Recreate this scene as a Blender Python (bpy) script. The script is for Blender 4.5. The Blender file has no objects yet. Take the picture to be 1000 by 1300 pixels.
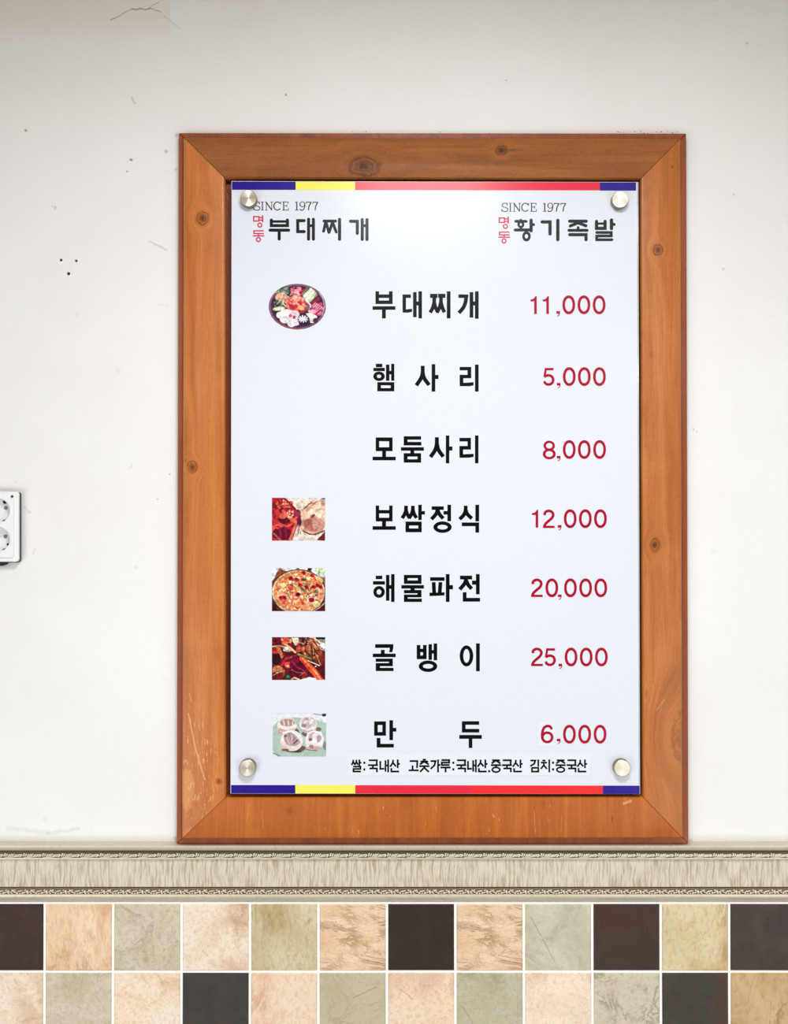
import bpy, math, random
import numpy as np
from mathutils import Vector
random.seed(7)
sc = bpy.context.scene
PI = math.pi

# ------------------------------------------------------------------ camera
F = 1150.0                      # focal length in pixels of the 1000 x 1300 frame
S = 0.00116                     # metres per pixel on the wall plane (y = 0)
CAM_Z = 1.64
PITCH = math.radians(0.62)
CAMP = Vector((0.0, -F * S, CAM_Z))
cd = bpy.data.cameras.new('camera')
cam = bpy.data.objects.new('camera', cd)
sc.collection.objects.link(cam)
cam.location = CAMP
ROLL = 0.0
cam.rotation_euler = (math.radians(90) + PITCH, 0, 0)
cd.sensor_fit = 'VERTICAL'
cd.sensor_height = 36.0
cd.lens = 36.0 * F / 1300.0
cd.clip_start = 0.02
sc.camera = cam

# ------------------------------------------------------------------ world, lights, exposure
w = bpy.data.worlds.new('room_light')
sc.world = w
w.use_nodes = True
bg = w.node_tree.nodes['Background']
bg.inputs[0].default_value = (1.0, 0.98, 0.96, 1)
bg.inputs[1].default_value = 0.02

def area(name, loc, sx, sy, power, col=(1, 1, 1), rot=(0, 0, 0)):
    l = bpy.data.lights.new(name, 'AREA')
    l.shape = 'RECTANGLE'
    l.size = sx
    l.size_y = sy
    l.energy = power
    l.color = col
    o = bpy.data.objects.new(name, l)
    o.location = loc
    o.rotation_euler = rot
    sc.collection.objects.link(o)
    return o
CEIL = 2.55
area('overhead_light', (0.07, -1.0, CEIL - 0.06), 0.34, 0.30, 15.8, (0.965, 0.983, 1.0))
area('overhead_light', (0.62, -1.52, CEIL), 0.7, 0.2, 5.5, (0.97, 0.985, 1.0))
for lx_ in (-1.95, 1.95):  # far pair, added out of view for an even wash down the wall
    area('overhead_light', (lx_, -4.2, CEIL), 0.9, 0.6, 82, (0.955, 0.98, 1.0))
for wx_, pw_ in ((-1.6, 18.0), (1.6, 13.5)):         # unseen low fill lights, added to brighten the lower wall
    area('low_fill', (wx_, -2.0, 0.62), 1.5, 1.1, pw_, (0.97, 0.985, 1.0), (math.radians(100), 0, -math.atan2(-wx_, 2.3)))

sc.view_settings.view_transform = 'Standard'
sc.view_settings.look = 'None'
sc.view_settings.exposure = 0.13
sc.view_settings.gamma = 1.0
sc.view_settings.use_curve_mapping = False

# ------------------------------------------------------------------ helpers
CP, SP = math.cos(PITCH), math.sin(PITCH)
def P(px, py, d=0.0):
    """point at depth d in front of the wall that the photograph shows at (px, py)"""
    u = (px - 500.0) / F
    v = (650.0 - py) / F
    dx, dy, dz = u, CP - v * SP, SP + v * CP
    t = (-d - CAMP.y) / dy
    return Vector((CAMP.x + dx * t, -d, CAMP.z + dz * t))

def lin(r, g, b):
    f = lambda c: (c / 255 / 12.92) if c / 255 <= 0.04045 else ((c / 255 + 0.055) / 1.055) ** 2.4
    return (f(r), f(g), f(b), 1.0)

def tag(o, label=None, cat=None, group=None, kind=None):
    if label: o['label'] = label
    if cat: o['category'] = cat
    if group: o['group'] = group
    if kind: o['kind'] = kind
    return o

def empty(name, loc):
    o = bpy.data.objects.new(name, None)
    o.empty_display_size = 0.05
    o.location = loc
    sc.collection.objects.link(o)
    return o

WL = {}
def wloc(o):
    v = Vector((0, 0, 0))
    while o is not None:
        v = v + Vector(o.location)
        o = o.parent
    return v

class MB:
    def __init__(s):
        s.v = []; s.f = []; s.c = None
    def add(s, vs, fs):
        n = len(s.v)
        s.v += [tuple(v) for v in vs]
        s.f += [tuple(i + n for i in f) for f in fs]
    def box(s, a, b):
        x0, y0, z0 = [min(a[i], b[i]) for i in range(3)]
        x1, y1, z1 = [max(a[i], b[i]) for i in range(3)]
        s.add([(x0,y0,z0),(x1,y0,z0),(x1,y1,z0),(x0,y1,z0),(x0,y0,z1),(x1,y0,z1),(x1,y1,z1),(x0,y1,z1)],
              [(0,3,2,1),(4,5,6,7),(0,1,5,4),(1,2,6,5),(2,3,7,6),(3,0,4,7)])
    def prism(s, poly, y0, y1, cap_back=True):
        """poly: list of (x,z) counter-clockwise seen from -y; y0 front, y1 back"""
        n = len(poly)
        vs = [(p[0], y0, p[1]) for p in poly] + [(p[0], y1, p[1]) for p in poly]
        fs = [tuple(range(n))] + ([tuple(reversed(range(n, 2*n)))] if cap_back else [])
        fs += [(i, i + n, (i+1) % n + n, (i+1) % n) for i in range(n)]
        s.add(vs, fs)
    def lathe_y(s, cx, cz, prof, n=40, cap0=True):
        """prof: list of (r, y); axis along y"""
        vs = []; fs = []
        for (r, y) in prof:
            for k in range(n):
                a = 2*PI*k/n
                vs.append((cx + r*math.cos(a), y, cz + r*math.sin(a)))
        for j in range(len(prof)-1):
            for k in range(n):
                k2 = (k+1) % n
                fs.append((j*n+k, j*n+k2, (j+1)*n+k2, (j+1)*n+k))
        if cap0: fs.append(tuple(reversed(range(n))))
        fs.append(tuple(range((len(prof)-1)*n, len(prof)*n)))
        s.add(vs, fs)
    def ellipsoid(s, c, r, rot=0.0, nu=8, nv=5):
        vs = []; fs = []
        ca, sa = math.cos(rot), math.sin(rot)
        for j in range(nv+1):
            th = PI*j/nv
            for i in range(nu):
                ph = 2*PI*i/nu
                x, y, z = r[0]*math.cos(th), r[1]*math.sin(th)*math.cos(ph), r[2]*math.sin(th)*math.sin(ph)
                vs.append((c[0]+x*ca-z*sa, c[1]+y, c[2]+x*sa+z*ca))
        for j in range(nv):
            for i in range(nu):
                i2 = (i+1) % nu
                fs.append((j*nu+i, j*nu+i2, (j+1)*nu+i2, (j+1)*nu+i))
        s.add(vs, fs)
    def build(s, name, mat, parent=None, loc=None, smooth=False, bevel=0, segs=2, link=True, recalc=True):
        me = bpy.data.meshes.new(name)
        base = Vector((0, 0, 0))
        if parent is not None: base = wloc(parent)
        if loc is not None: base = Vector(loc)
        vs = [(v[0]-base.x, v[1]-base.y, v[2]-base.z) for v in s.v]
        me.from_pydata(vs, [], s.f)
        if recalc or bevel:
            import bmesh
            bm = bmesh.new(); bm.from_mesh(me)
            if recalc: bmesh.ops.recalc_face_normals(bm, faces=bm.faces)
            if bevel:
                es = [e for e in bm.edges if len(e.link_faces) == 2 and e.calc_face_angle(0) > 0.5]
                bmesh.ops.bevel(bm, geom=es, offset=bevel, segments=segs, profile=0.5, affect='EDGES', clamp_overlap=True)
            bm.to_mesh(me); bm.free()
        if smooth:
            for p in me.polygons: p.use_smooth = True
        me.materials.append(mat)
        o = bpy.data.objects.new(name, me)
        sc.collection.objects.link(o)
        if parent is not None:
            o.parent = parent
            if loc is not None: o.location = Vector(loc) - wloc(parent)
        elif loc is not None:
            o.location = loc
        return o

def autosmooth(o, ang=35):
    import bmesh
    me = o.data
    bm = bmesh.new(); bm.from_mesh(me)
    for f in bm.faces: f.smooth = True
    for e in bm.edges:
        if len(e.link_faces) == 2 and e.calc_face_angle(0) > math.radians(ang): e.smooth = False
    bm.to_mesh(me); bm.free()
    return o

# ------------------------------------------------------------------ node helpers
class G:
    """tiny expression builder over a material's node tree"""
    def __init__(s, name):
        s.m = bpy.data.materials.new(name); s.m.use_nodes = True
        s.nt = s.m.node_tree; s.n = s.nt.nodes; s.l = s.nt.links
        s.b = s.n['Principled BSDF']
        s.tc = None
    def put(s, sock, val):
        if isinstance(val, (int, float)): sock.default_value = val
        elif isinstance(val, (tuple, list)):
            k = len(sock.default_value)
            sock.default_value = (tuple(val) + (1.0,))[:k]
        else: s.l.new(val, sock)
    def m1(s, op, a, b=None, c=None, clamp=False):
        n = s.n.new('ShaderNodeMath'); n.operation = op; n.use_clamp = clamp
        s.put(n.inputs[0], a)
        if b is not None: s.put(n.inputs[1], b)
        if c is not None: s.put(n.inputs[2], c)
        return n.outputs[0]
    def vm(s, op, a, b=None):
        n = s.n.new('ShaderNodeVectorMath'); n.operation = op
        s.put(n.inputs[0], a)
        if b is not None: s.put(n.inputs[1], b)
        return n.outputs['Value'] if op in ('LENGTH', 'DOT_PRODUCT', 'DISTANCE') else n.outputs[0]
    def obj(s):
        if s.tc is None:
            s.tc = s.n.new('ShaderNodeTexCoord').outputs['Object']
        return s.tc
    def sep(s, v):
        n = s.n.new('ShaderNodeSeparateXYZ'); s.l.new(v, n.inputs[0]); return n.outputs
    def comb(s, x, y, z):
        n = s.n.new('ShaderNodeCombineXYZ')
        for i, q in enumerate((x, y, z)): s.put(n.inputs[i], q)
        return n.outputs[0]
    def noise(s, v, scale=1.0, detail=3.0, rough=0.55, dist=0.0, color=False):
        n = s.n.new('ShaderNodeTexNoise')
        s.l.new(v, n.inputs['Vector'])
        n.inputs['Scale'].default_value = scale
        n.inputs['Detail'].default_value = detail
        n.inputs['Roughness'].default_value = rough
        n.inputs['Distortion'].default_value = dist
        return n.outputs['Color'] if color else n.outputs['Fac']
    def ss(s, x, a, b):
        """smoothstep from a (0) to b (1)"""
        n = s.n.new('ShaderNodeMapRange'); n.interpolation_type = 'SMOOTHSTEP'
        s.put(n.inputs['Value'], x)
        if a < b:
            n.inputs['From Min'].default_value = a; n.inputs['From Max'].default_value = b
            n.inputs['To Min'].default_value = 0; n.inputs['To Max'].default_value = 1
        else:
            n.inputs['From Min'].default_value = b; n.inputs['From Max'].default_value = a
            n.inputs['To Min'].default_value = 1; n.inputs['To Max'].default_value = 0
        return n.outputs[0]
    def mix(s, f, a, b, mode='MIX'):
        n = s.n.new('ShaderNodeMix'); n.data_type = 'RGBA'; n.blend_type = mode
        s.put(n.inputs[0], f); s.put(n.inputs[6], a); s.put(n.inputs[7], b)
        return n.outputs[2]
    def ramp(s, f, stops):
        n = s.n.new('ShaderNodeValToRGB'); s.put(n.inputs[0], f)
        e = n.color_ramp.elements
        while len(e) < len(stops): e.new(0.5)
        for i, (p, c) in enumerate(stops):
            e[i].position = p; e[i].color = c
        return n.outputs[0]
    def bump(s, h, strength=0.3, dist=0.001):
        n = s.n.new('ShaderNodeBump'); s.put(n.inputs['Height'], h)
        n.inputs['Strength'].default_value = strength; n.inputs['Distance'].default_value = dist
        s.l.new(n.outputs[0], s.b.inputs['Normal'])
    def seg(s, v, a, b):
        """distance from v to segment a-b (vectors with y = 0)"""
        pa = s.vm('SUBTRACT', v, a)
        ba = Vector(b) - Vector(a)
        h = s.m1('DIVIDE', s.vm('DOT_PRODUCT', pa, tuple(ba)), ba.dot(ba), clamp=True)
        n = s.n.new('ShaderNodeVectorMath'); n.operation = 'SCALE'
        n.inputs[0].default_value = tuple(ba); s.l.new(h, n.inputs['Scale'])
        return s.vm('LENGTH', s.vm('SUBTRACT', pa, n.outputs[0]))
    def fin(s, col=None, rough=None, **kw):
        if col is not None: s.put(s.b.inputs['Base Color'], col)
        if rough is not None: s.put(s.b.inputs['Roughness'], rough)
        for k, val in kw.items(): s.put(s.b.inputs[k.replace('_', ' ')], val)
        return s.m

def flat(v, g):
    """drop the y of a coordinate"""
    return g.vm('MULTIPLY', v, (1, 0, 1))

def plain(name, col, rough=0.5, **kw):
    return G(name).fin(col, rough, **kw)

# ------------------------------------------------------------------ the wall
WX0, WX1, WZ0, WZ1 = -1.7, 1.7, 0.001, 2.669
RAIL_TOP = P(500, 1073).z
def wall_material():
    g = G('wall_paint')
    p = flat(g.obj(), g)
    n1 = g.noise(p, 2.6, 4, 0.6)
    n2 = g.noise(p, 60, 3, 0.6)
    col = g.mix(g.ss(n1, 0.35, 0.7), lin(239, 239, 238), lin(235, 234, 232))
    col = g.mix(g.m1('MULTIPLY', g.ss(n2, 0.55, 0.8), 0.12), col, lin(216, 212, 206))
    wob = g.vm('MULTIPLY', g.vm('SUBTRACT', g.noise(p, 90, 2, 0.5, color=True), (0.5, 0.5, 0.5)), (0.006, 0, 0.006))
    q = g.vm('ADD', p, wob)
    # paper seam at the upper left
    sx = P(216, 20).x
    x = g.sep(p)
    seam = g.m1('MULTIPLY', g.ss(x[0], sx + 0.0006, sx - 0.0006), g.ss(x[2], P(0, 60).z, P(0, 20).z))
    col = g.mix(g.m1('MULTIPLY', seam, 0.5), col, lin(226, 219, 212))
    # fine cracks and scuffs, in photograph pixels
    for (x0, y0, x1, y1, w_, a) in ((140, 25, 168, 12, 0.5, 0.55), (168, 12, 190, 11, 0.6, 0.6), (190, 11, 204, 15, 0.5, 0.5),
                                    (185, 13, 201, 3, 0.4, 0.45), (208, 20, 228, 36, 0.5, 0.2), (190, 307, 211, 317, 0.7, 0.3),
                                    (167, 125, 172, 132, 0.7, 0.3), (60, 1058, 100, 1052, 1.5, 0.16), (10, 1052, 60, 1056, 2.0, 0.12),
                                    (200, 386, 214, 390, 0.6, 0.12), (30, 642, 37, 652, 0.7, 0.18), (43, 704, 45, 696, 0.8, 0.14), (164, 595, 168, 591, .8, .16)):
        a0, b0 = P(x0, y0), P(x1, y1)
        d = g.seg(q, (a0.x, 0, a0.z), (b0.x, 0, b0.z))
        col = g.mix(g.m1('MULTIPLY', g.ss(d, w_ * S * 2.2, w_ * S * 0.4), a), col, lin(112, 98, 84))
    # small stains
    for (x0, y0, r, a) in ((166, 203, 1.9, 0.75), (162, 218, 1.0, 0.7), (363, 120, 1.2, 0.7), (33, 166, 1.4, 0.7), (642, 102, 1.0, 0.6),
                           (948, 55, 1.6, 0.3), (931, 247, 1.2, 0.35), (70, 264, 2.0, 0.3), (211, 192, 2.2, 0.4), (38, 650, 1.2, 0.25),
                           (199, 634, 1.2, 0.4), (215, 602, 1.1, 0.45), (20, 612, 2, 0.12), (173, 721, 2.0, 0.14),
                           (918, 342, 1.6, 0.25), (66, 262, 1.2, .3), (880, 545, 1.2, .35), (884, 548, 1.0, .3), (57, 1040, 3.0, .12),
                           (222, 1064, 2.5, .25), (225, 172, 3.0, .4), (223, 215, 1.8, .3), (921, 1068, 2., .12), (877, 1067, 2.2, .3),
                           (98, 400, 2, .10), (150, 470, 3, .08), (905, 700, 3, .07)):
        a0 = P(x0, y0)
        d = g.vm('DISTANCE', q, (a0.x, 0, a0.z))
        col = g.mix(g.m1('MULTIPLY', g.ss(d, r * S * 1.5, r * S * 0.5), a), col, lin(92, 84, 76))
    g.bump(g.m1('ADD', g.m1('MULTIPLY', n1, 2.0), g.m1('MULTIPLY', g.noise(p, 35, 4, 0.55), 0.35)), 0.18, 0.004)
    return g.fin(col, 0.62, Specular_IOR_Level=0.3)

import bmesh
wb = MB()
wb.box((WX0, 0.0, WZ0), (WX1, 0.10, WZ1))
wall = wb.build('wall_back', wall_material())
wall['kind'] = 'structure'
# three drilled holes (photograph: upper left), cut as real pits
cut = MB()
for (hx, hy, r) in ((77.3, 330, 2.0), (96.6, 331, 1.9), (86.8, 347.3, 2.3)):
    c = P(hx, hy)
    cut.lathe_y(c.x, c.z, [(r * S, -0.004), (r * S, 0.035)], 14)
co = cut.build('cutter', bpy.data.materials.new('cutter'))
md = wall.modifiers.new('holes', 'BOOLEAN'); md.operation = 'DIFFERENCE'; md.object = co; md.solver = 'EXACT'
dg = bpy.context.evaluated_depsgraph_get()
me2 = bpy.data.meshes.new_from_object(wall.evaluated_get(dg))
wall.modifiers.clear(); old = wall.data; wall.data = me2
me2.materials.clear(); me2.materials.append(old.materials[0])
for p_ in me2.polygons: p_.material_index = 0
bpy.data.objects.remove(co)
# dark wall plugs sunk in the holes
PLUG = plain('dark_plug', lin(38, 28, 24), 0.6)
for (hx, hy, r) in ((77.3, 330, 2.0), (96.6, 331, 1.9), (86.8, 347.3, 2.3)):
    c = P(hx, hy)
    m = MB(); m.lathe_y(c.x, c.z, [(r*S*0.5, 0.0032), (r*S*0.97, 0.0036), (r*S*0.97, 0.03)], 14)
    m.build('wall_plug', PLUG, wall)

m = MB(); m.box((WX0 - 0.5, -5.2, 2.67), (WX1 + 0.5, 0.10, 2.71))
ceil_ = m.build('ceiling', plain('ceiling_paint', lin(222, 203, 180), 0.8)); ceil_['kind'] = 'structure'
m = MB(); m.box((WX0 - 0.5, -5.2, -0.04), (WX1 + 0.5, 0.10, 0.0))
flo = m.build('floor', plain('floor_vinyl', lin(168, 163, 154), 0.45)); flo['kind'] = 'structure'
# ------------------------------------------------------------------ tiles
GROUT_TOP = P(500, 1143.5).z
T0X = P(57.0, 1190, 0.004).x
PITCHX = (P(925.0, 1190, 0.004).x - T0X) / 10.0
ROW1Z0, ROW1Z1 = P(500, 1231.8, 0.004).z, P(500, 1147, 0.004).z
TS = 0.0835 / 0.08675 * PITCHX            # tile edge
gm = G('grout')
gn = gm.noise(gm.obj(), 300, 3)
gm.bump(gn, 0.3, 0.001)
GROUT = gm.fin(gm.mix(gn, lin(255, 254, 251), lin(246, 243, 238)), 0.8)
m = MB(); m.box((WX0, -0.0046, WZ0), (WX1, 0.0, GROUT_TOP))
m.build('grout', GROUT, wall)

def tile_mat(i, c1, c2, vein, vamt, ang=0.5, stretch=1.0, vs=1.0, mx=None, mz=None, rough=0.42, relief=0.5, mottled=0.35, lines=(), spec=0.35):
    g = G('tile_glaze_%d' % i)
    o = g.obj()
    p0 = flat(o, g)
    off = (i * 1.37, 0, i * 2.11)
    p = g.vm('ADD', p0, off)
    # rotate + stretch
    r = g.n.new('ShaderNodeMapping'); r.inputs['Rotation'].default_value = (0, ang, 0)
    r.inputs['Scale'].default_value = (1, 1, stretch)
    g.l.new(p, r.inputs['Vector']); q = r.outputs[0]
    soft = g.noise(q, 16, 5, 0.62, 0.6)
    fine = g.noise(q, 150, 5, 0.7, 0.4)
    col = g.mix(g.ss(soft, 0.34, 0.66), c1, c2)
    col = g.mix(g.m1('MULTIPLY', g.ss(fine, 0.46, 0.66), mottled), col, vein)
    # ragged veins: ridges of a warped noise
    rn = g.noise(q, 11 * vs, 6, 0.66, 1.3)
    ridge = g.ss(g.m1('ABSOLUTE', g.m1('SUBTRACT', rn, 0.5)), 0.035, 0.0)
    ridge = g.m1('MULTIPLY', ridge, g.ss(g.noise(p, 24, 3, 0.5), 0.40, 0.60))
    area_ = 1.0
    xs = g.sep(p0)
    if mx is not None:
        area_ = g.ss(g.m1('ADD', xs[0], g.m1('MULTIPLY', g.m1('SUBTRACT', soft, 0.5), 0.06)), mx[0], mx[1])
    if mz is not None:
        az = g.ss(g.m1('ADD', xs[2], g.m1('MULTIPLY', g.m1('SUBTRACT', soft, 0.5), 0.06)), mz[0], mz[1])
        area_ = az if mx is None else g.m1('MAXIMUM', area_, az)
    wash = g.m1('MULTIPLY', area_, g.ss(soft, 0.40, 0.62)) if (mx or mz) else g.m1('MULTIPLY', g.ss(soft, 0.5, 0.75), 0.5)
    col = g.mix(g.m1('MULTIPLY', wash, vamt * 0.5), col, vein)
    dv = tuple(c * 0.78 for c in vein[:3]) + (1,)
    vr = g.m1('MULTIPLY', ridge, area_) if (mx or mz) else ridge
    col = g.mix(g.m1('MULTIPLY', vr, vamt * 0.5), col, dv)
    for (ax, az_, bx, bz) in lines:
        wv = g.vm('MULTIPLY', g.vm('SUBTRACT', g.noise(p, 60, 2, color=True), (0.5, 0.5, 0.5)), (0.004, 0, 0.004))
        d = g.seg(g.vm('ADD', p0, wv), (ax, 0, az_), (bx, 0, bz))
        col = g.mix(g.m1('MULTIPLY', g.ss(d, 0.0012, 0.0003), 0.5), col, dv)
    fx_ = g.noise(q, 330, 3, 0.7)
    col = g.mix(g.m1('MULTIPLY', g.ss(fx_, 0.56, 0.70), min(0.5, mottled)), col, dv)
    col = g.mix(g.m1('MULTIPLY', g.ss(fx_, 0.44, 0.30), 0.35), col, tuple(min(1.0, c * 1.18 + 0.01) for c in c1[:3]) + (1,))
    g.bump(g.m1('ADD', g.m1('MULTIPLY', soft, 1.0), g.m1('ADD', g.m1('MULTIPLY', fine, 0.7), g.m1('MULTIPLY', ridge, -0.5))), relief, 0.0016)
    return g.fin(col, g.m1('ADD', rough, g.m1('MULTIPLY', fine, 0.12)), Specular_IOR_Level=spec)

cream = (lin(240, 226, 207), lin(233, 214, 192))
peach = (lin(240, 214, 182), lin(230, 196, 160))
sage = (lin(211, 200, 178), lin(197, 186, 162))
olive = (lin(212, 201, 166), lin(198, 184, 146))
DK = dict(mottled=0.12, relief=0.25, rough=0.36, spec=0.15)
specs = {
 (0,0): ((lin(66,47,40), lin(54,42,37), lin(74,46,38), 0.3), DK),
 (1,0): ((peach[0], peach[1], lin(196,138,90), 0.9), dict(ang=0.9, stretch=0.4, relief=0.9, mz=(0.0,-0.05), mx=(0.0,0.035))),
 (2,0): ((sage[0], sage[1], lin(160,146,112), 0.5), dict(mottled=0.45, relief=0.6)),
 (3,0): ((cream[0], cream[1], lin(190,140,96), 0.9), dict(vs=0.9, mx=(-0.01,0.04), ang=2.2)),
 (4,0): ((olive[0], olive[1], lin(160,124,72), 0.95), dict(ang=0.6, stretch=0.5, mz=(-0.01,0.03), relief=0.5)),
 (5,0): ((peach[0], peach[1], lin(206,148,100), 0.7), dict(ang=-0.25, stretch=2.2, relief=1.0, vs=1.2)),
 (6,0): ((lin(58,49,42), lin(52,43,36), lin(64,52,44), 0.2), DK),
 (7,0): ((peach[0], peach[1], lin(206,148,100), 0.7), dict(ang=-0.25, stretch=2.2, relief=1.0, vs=1.2)),
 (8,0): ((lin(206,202,178), lin(188,184,160), lin(150,140,106), 0.4), dict(lines=((-0.04,0.03,-0.005,-0.035),), mottled=0.2)),
 (9,0): ((lin(64,54,46), lin(70,60,52), lin(78,40,32), 0.9), dict(mottled=0.1, relief=0.25, mz=(-0.015,0.03), rough=0.36, spec=0.15)),
 (10,0): ((lin(222,208,170), lin(208,192,150), lin(188,136,72), 1.0), dict(ang=2.3, stretch=0.5, mx=(0.01,0.045), mz=(-0.02,-0.05), relief=0.7)),
 (11,0): ((lin(66,58,54), lin(76,68,62), lin(84,62,50), 0.35), DK),
 (0,1): ((cream[0], cream[1], lin(196,146,104), 0.7), dict(mx=(0.0,0.04), ang=1.0)),
 (1,1): ((sage[0], sage[1], lin(158,142,106), 0.6), dict(mz=(0.01,0.04), relief=0.55)),
 (2,1): ((cream[0], peach[0], lin(200,144,100), 0.7), dict(mz=(-0.01,0.04), ang=0.4)),
 (3,1): ((lin(62,58,56), lin(70,66,62), lin(84,52,40), 0.8), dict(mottled=0.1, relief=0.3, mz=(-0.01,-0.04), rough=0.36, spec=0.15)),
 (4,1): ((cream[1], peach[0], lin(206,134,92), 0.8), dict(ang=1.2, stretch=0.6, mx=(0.02,-0.03))),
 (5,1): ((sage[1], lin(186,178,148), lin(150,132,94), 0.5), dict(mottled=0.15, lines=((0.0,0.012,0.035,0.028),))),
 (6,1): ((peach[0], cream[1], lin(200,136,96), 0.7), dict(mz=(0.0,0.04), lines=((-0.03,0.025,-0.012,0.01),))),
 (7,1): ((lin(196,192,168), lin(184,178,152), lin(156,140,102), 0.55), dict(lines=((-0.04,0.0,-0.015,-0.04),), mz=(0.015,0.045))),
 (8,1): ((lin(246,226,206), cream[1], lin(204,152,114), 0.6), dict(mz=(0.02,0.045))),
 (9,1): ((lin(204,200,176), sage[0], lin(156,146,112), 0.7), dict(vs=2.2, ang=0.8, relief=0.8)),
 (10,1): ((lin(66,62,56), lin(74,70,62), lin(96,48,40), 0.8), dict(mottled=0.1, relief=0.3, mx=(0.01,0.04), rough=0.36, spec=0.15)),
 (11,1): ((lin(206,180,134), lin(192,160,112), lin(168,116,62), 0.9), dict(ang=1.1, stretch=0.5, relief=0.8)),
}
def tile_mesh():
    b = bmesh.new()
    h = TS / 2
    n = 6
    pts = [(-h, -h), (h, -h), (h, h), (-h, h)]
    vs0 = [b.verts.new((x, 0.0, z)) for x, z in pts]
    vs1 = [b.verts.new((x, -0.0050, z)) for x, z in pts]
    vs2 = [b.verts.new((x * (1 - 0.0011/h), -0.0062, z * (1 - 0.0011/h))) for x, z in pts]
    for i in range(4):
        j = (i + 1) % 4
        b.faces.new((vs0[i], vs0[j], vs1[j], vs1[i]))
        b.faces.new((vs1[i], vs1[j], vs2[j], vs2[i]))
    b.faces.new(vs2); b.faces.new(list(reversed(vs0)))
    bmesh.ops.recalc_face_normals(b, faces=b.faces)
    me = bpy.data.meshes.new('tile'); b.to_mesh(me); b.free()
    me.materials.append(None)
    return me
TM = tile_mesh()
TC = {}
def tile(cx, cz, mat, rot=0.0, dy=0.0):
    o = bpy.data.objects.new('tile', TM)
    sc.collection.objects.link(o)
    o.parent = wall
    o.location = (cx, dy, cz)
    o.rotation_euler = (0, rot, 0)
    o.material_slots[0].link = 'OBJECT'
    o.material_slots[0].material = mat
    return o
M5 = None
tmats = {}
for (c, r), (a, k) in specs.items():
    if (c, r) == (7, 0): tmats[(c, r)] = tmats[(5, 0)]; continue
    tmats[(c, r)] = tile_mat(c + 20 * r, *a, **k)
ZR = [(ROW1Z0 + ROW1Z1) / 2]
ZR.append(ZR[0] - PITCHX * 1.0)
for (c, r) in specs:
    cx = T0X + PITCHX * (c - 0.5)
    tile(cx, ZR[r], tmats[(c, r)], random.uniform(-0.003, 0.003), random.uniform(-0.0002, 0.0002))
# tiles beyond the photograph: one joined part per tone
keys = list(specs)
for kk in ((2, 0), (6, 0), (5, 0), (3, 0)):
    m = MB()
    for c in range(-7, 19):
        for r in range(0, 11):
            if (c, r) in specs: continue
            if keys.index(((2,0),(6,0),(5,0),(3,0))[(c * 7 + r * 5 + (c * r) % 3) % 4]) != keys.index(kk): continue
            cx, cz = T0X + PITCHX * (c - 0.5), ZR[0] - PITCHX * r
            if cx - TS/2 < WX0 or cx + TS/2 > WX1: continue
            m.box((cx - TS/2, -0.006, cz - TS/2), (cx + TS/2, 0.0, cz + TS/2))
    o = m.build('tile_field', tmats[kk], wall); o['kind'] = 'stuff'

# ------------------------------------------------------------------ chair rail moulding
def metal_paint(name, c1, c2, rough=0.38):
    g = G(name)
    n = g.noise(g.obj(), 25, 3, 0.6)
    n2 = g.noise(g.obj(), 220, 3, 0.6)
    col = g.mix(n, c1, c2)
    col = g.mix(g.m1('MULTIPLY', g.ss(n2, 0.5, 0.8), 0.4), col, lin(150, 134, 106))
    g.bump(n2, 0.15, 0.0006)
    return g.fin(col, rough, Metallic=0.18)
CHAMP = metal_paint('champagne_paint', lin(222, 213, 192), lin(204, 192, 168))
CARVE = metal_paint('antique_silver', lin(244, 238, 222), lin(228, 219, 198), 0.3)
DARKP = plain('dark_patina', lin(66, 50, 38), 0.6)
BED = plain('worn_patina', lin(118, 100, 76), 0.5)
gf = G('grained_vinyl')
pf = gf.obj()
wv = gf.vm('MULTIPLY', gf.vm('SUBTRACT', gf.noise(pf, 45, 2, color=True), (0.5, 0.5, 0.5)), (0.006, 0, 0))
s1 = gf.noise(gf.vm('MULTIPLY', gf.vm('ADD', pf, wv), (330, 0, 26)), 1.0, 3, 0.6)
s2 = gf.noise(gf.vm('MULTIPLY', gf.vm('ADD', pf, wv), (760, 0, 60)), 1.0, 2, 0.5)
cf = gf.mix(gf.ss(s1, 0.44, 0.64), lin(214, 206, 188), lin(178, 160, 132))
cf = gf.mix(gf.m1('MULTIPLY', gf.ss(s2, 0.45, 0.7), 0.35), cf, lin(160, 140, 112))
cf = gf.mix(gf.m1('MULTIPLY', gf.ss(gf.noise(pf, 6, 2), 0.4, 0.7), 0.25), cf, lin(222, 214, 200))
gf.bump(s1, 0.2, 0.0006)
VINYL = gf.fin(cf, 0.5)

trim = empty('trim_1', (0, 0, P(500, 1108).z))
trim['kind'] = 'structure'
def strip(name, prof, mat, smooth=True):
    """prof: (photo y, depth mm) points of the section, top to bottom"""
    m = MB()
    pts = [(P(500, py, d / 1000).z, -d / 1000) for (py, d) in prof]
    pts = [(pts[0][0], 0.0)] + pts + [(pts[-1][0], 0.0)]
    n = len(pts)
    vs = [(WX0, y, z) for z, y in pts] + [(WX1, y, z) for z, y in pts]
    fs = [(i, i+1, n+i+1, n+i) for i in range(n-1)] + [tuple(range(n)), tuple(reversed(range(n, 2*n))), (n-1, 0, n, 2*n-1)]
    m.add(vs, fs)
    o = m.build(name, mat, trim)
    if smooth: autosmooth(o, 50)
    return o
strip('top_bead', [(1072.6, 15), (1072.9, 18), (1074.2, 20.5), (1076.3, 20.5), (1078.4, 18), (1079.9, 14)], CHAMP)
strip('groove', [(1079.7, 9), (1081.6, 9)], DARKP)
strip('carved_bed', [(1081.4, 10), (1082.4,10), (1083.6, 11.6),(1086.6,11.6), (1089.0, 10)], BED)
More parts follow.
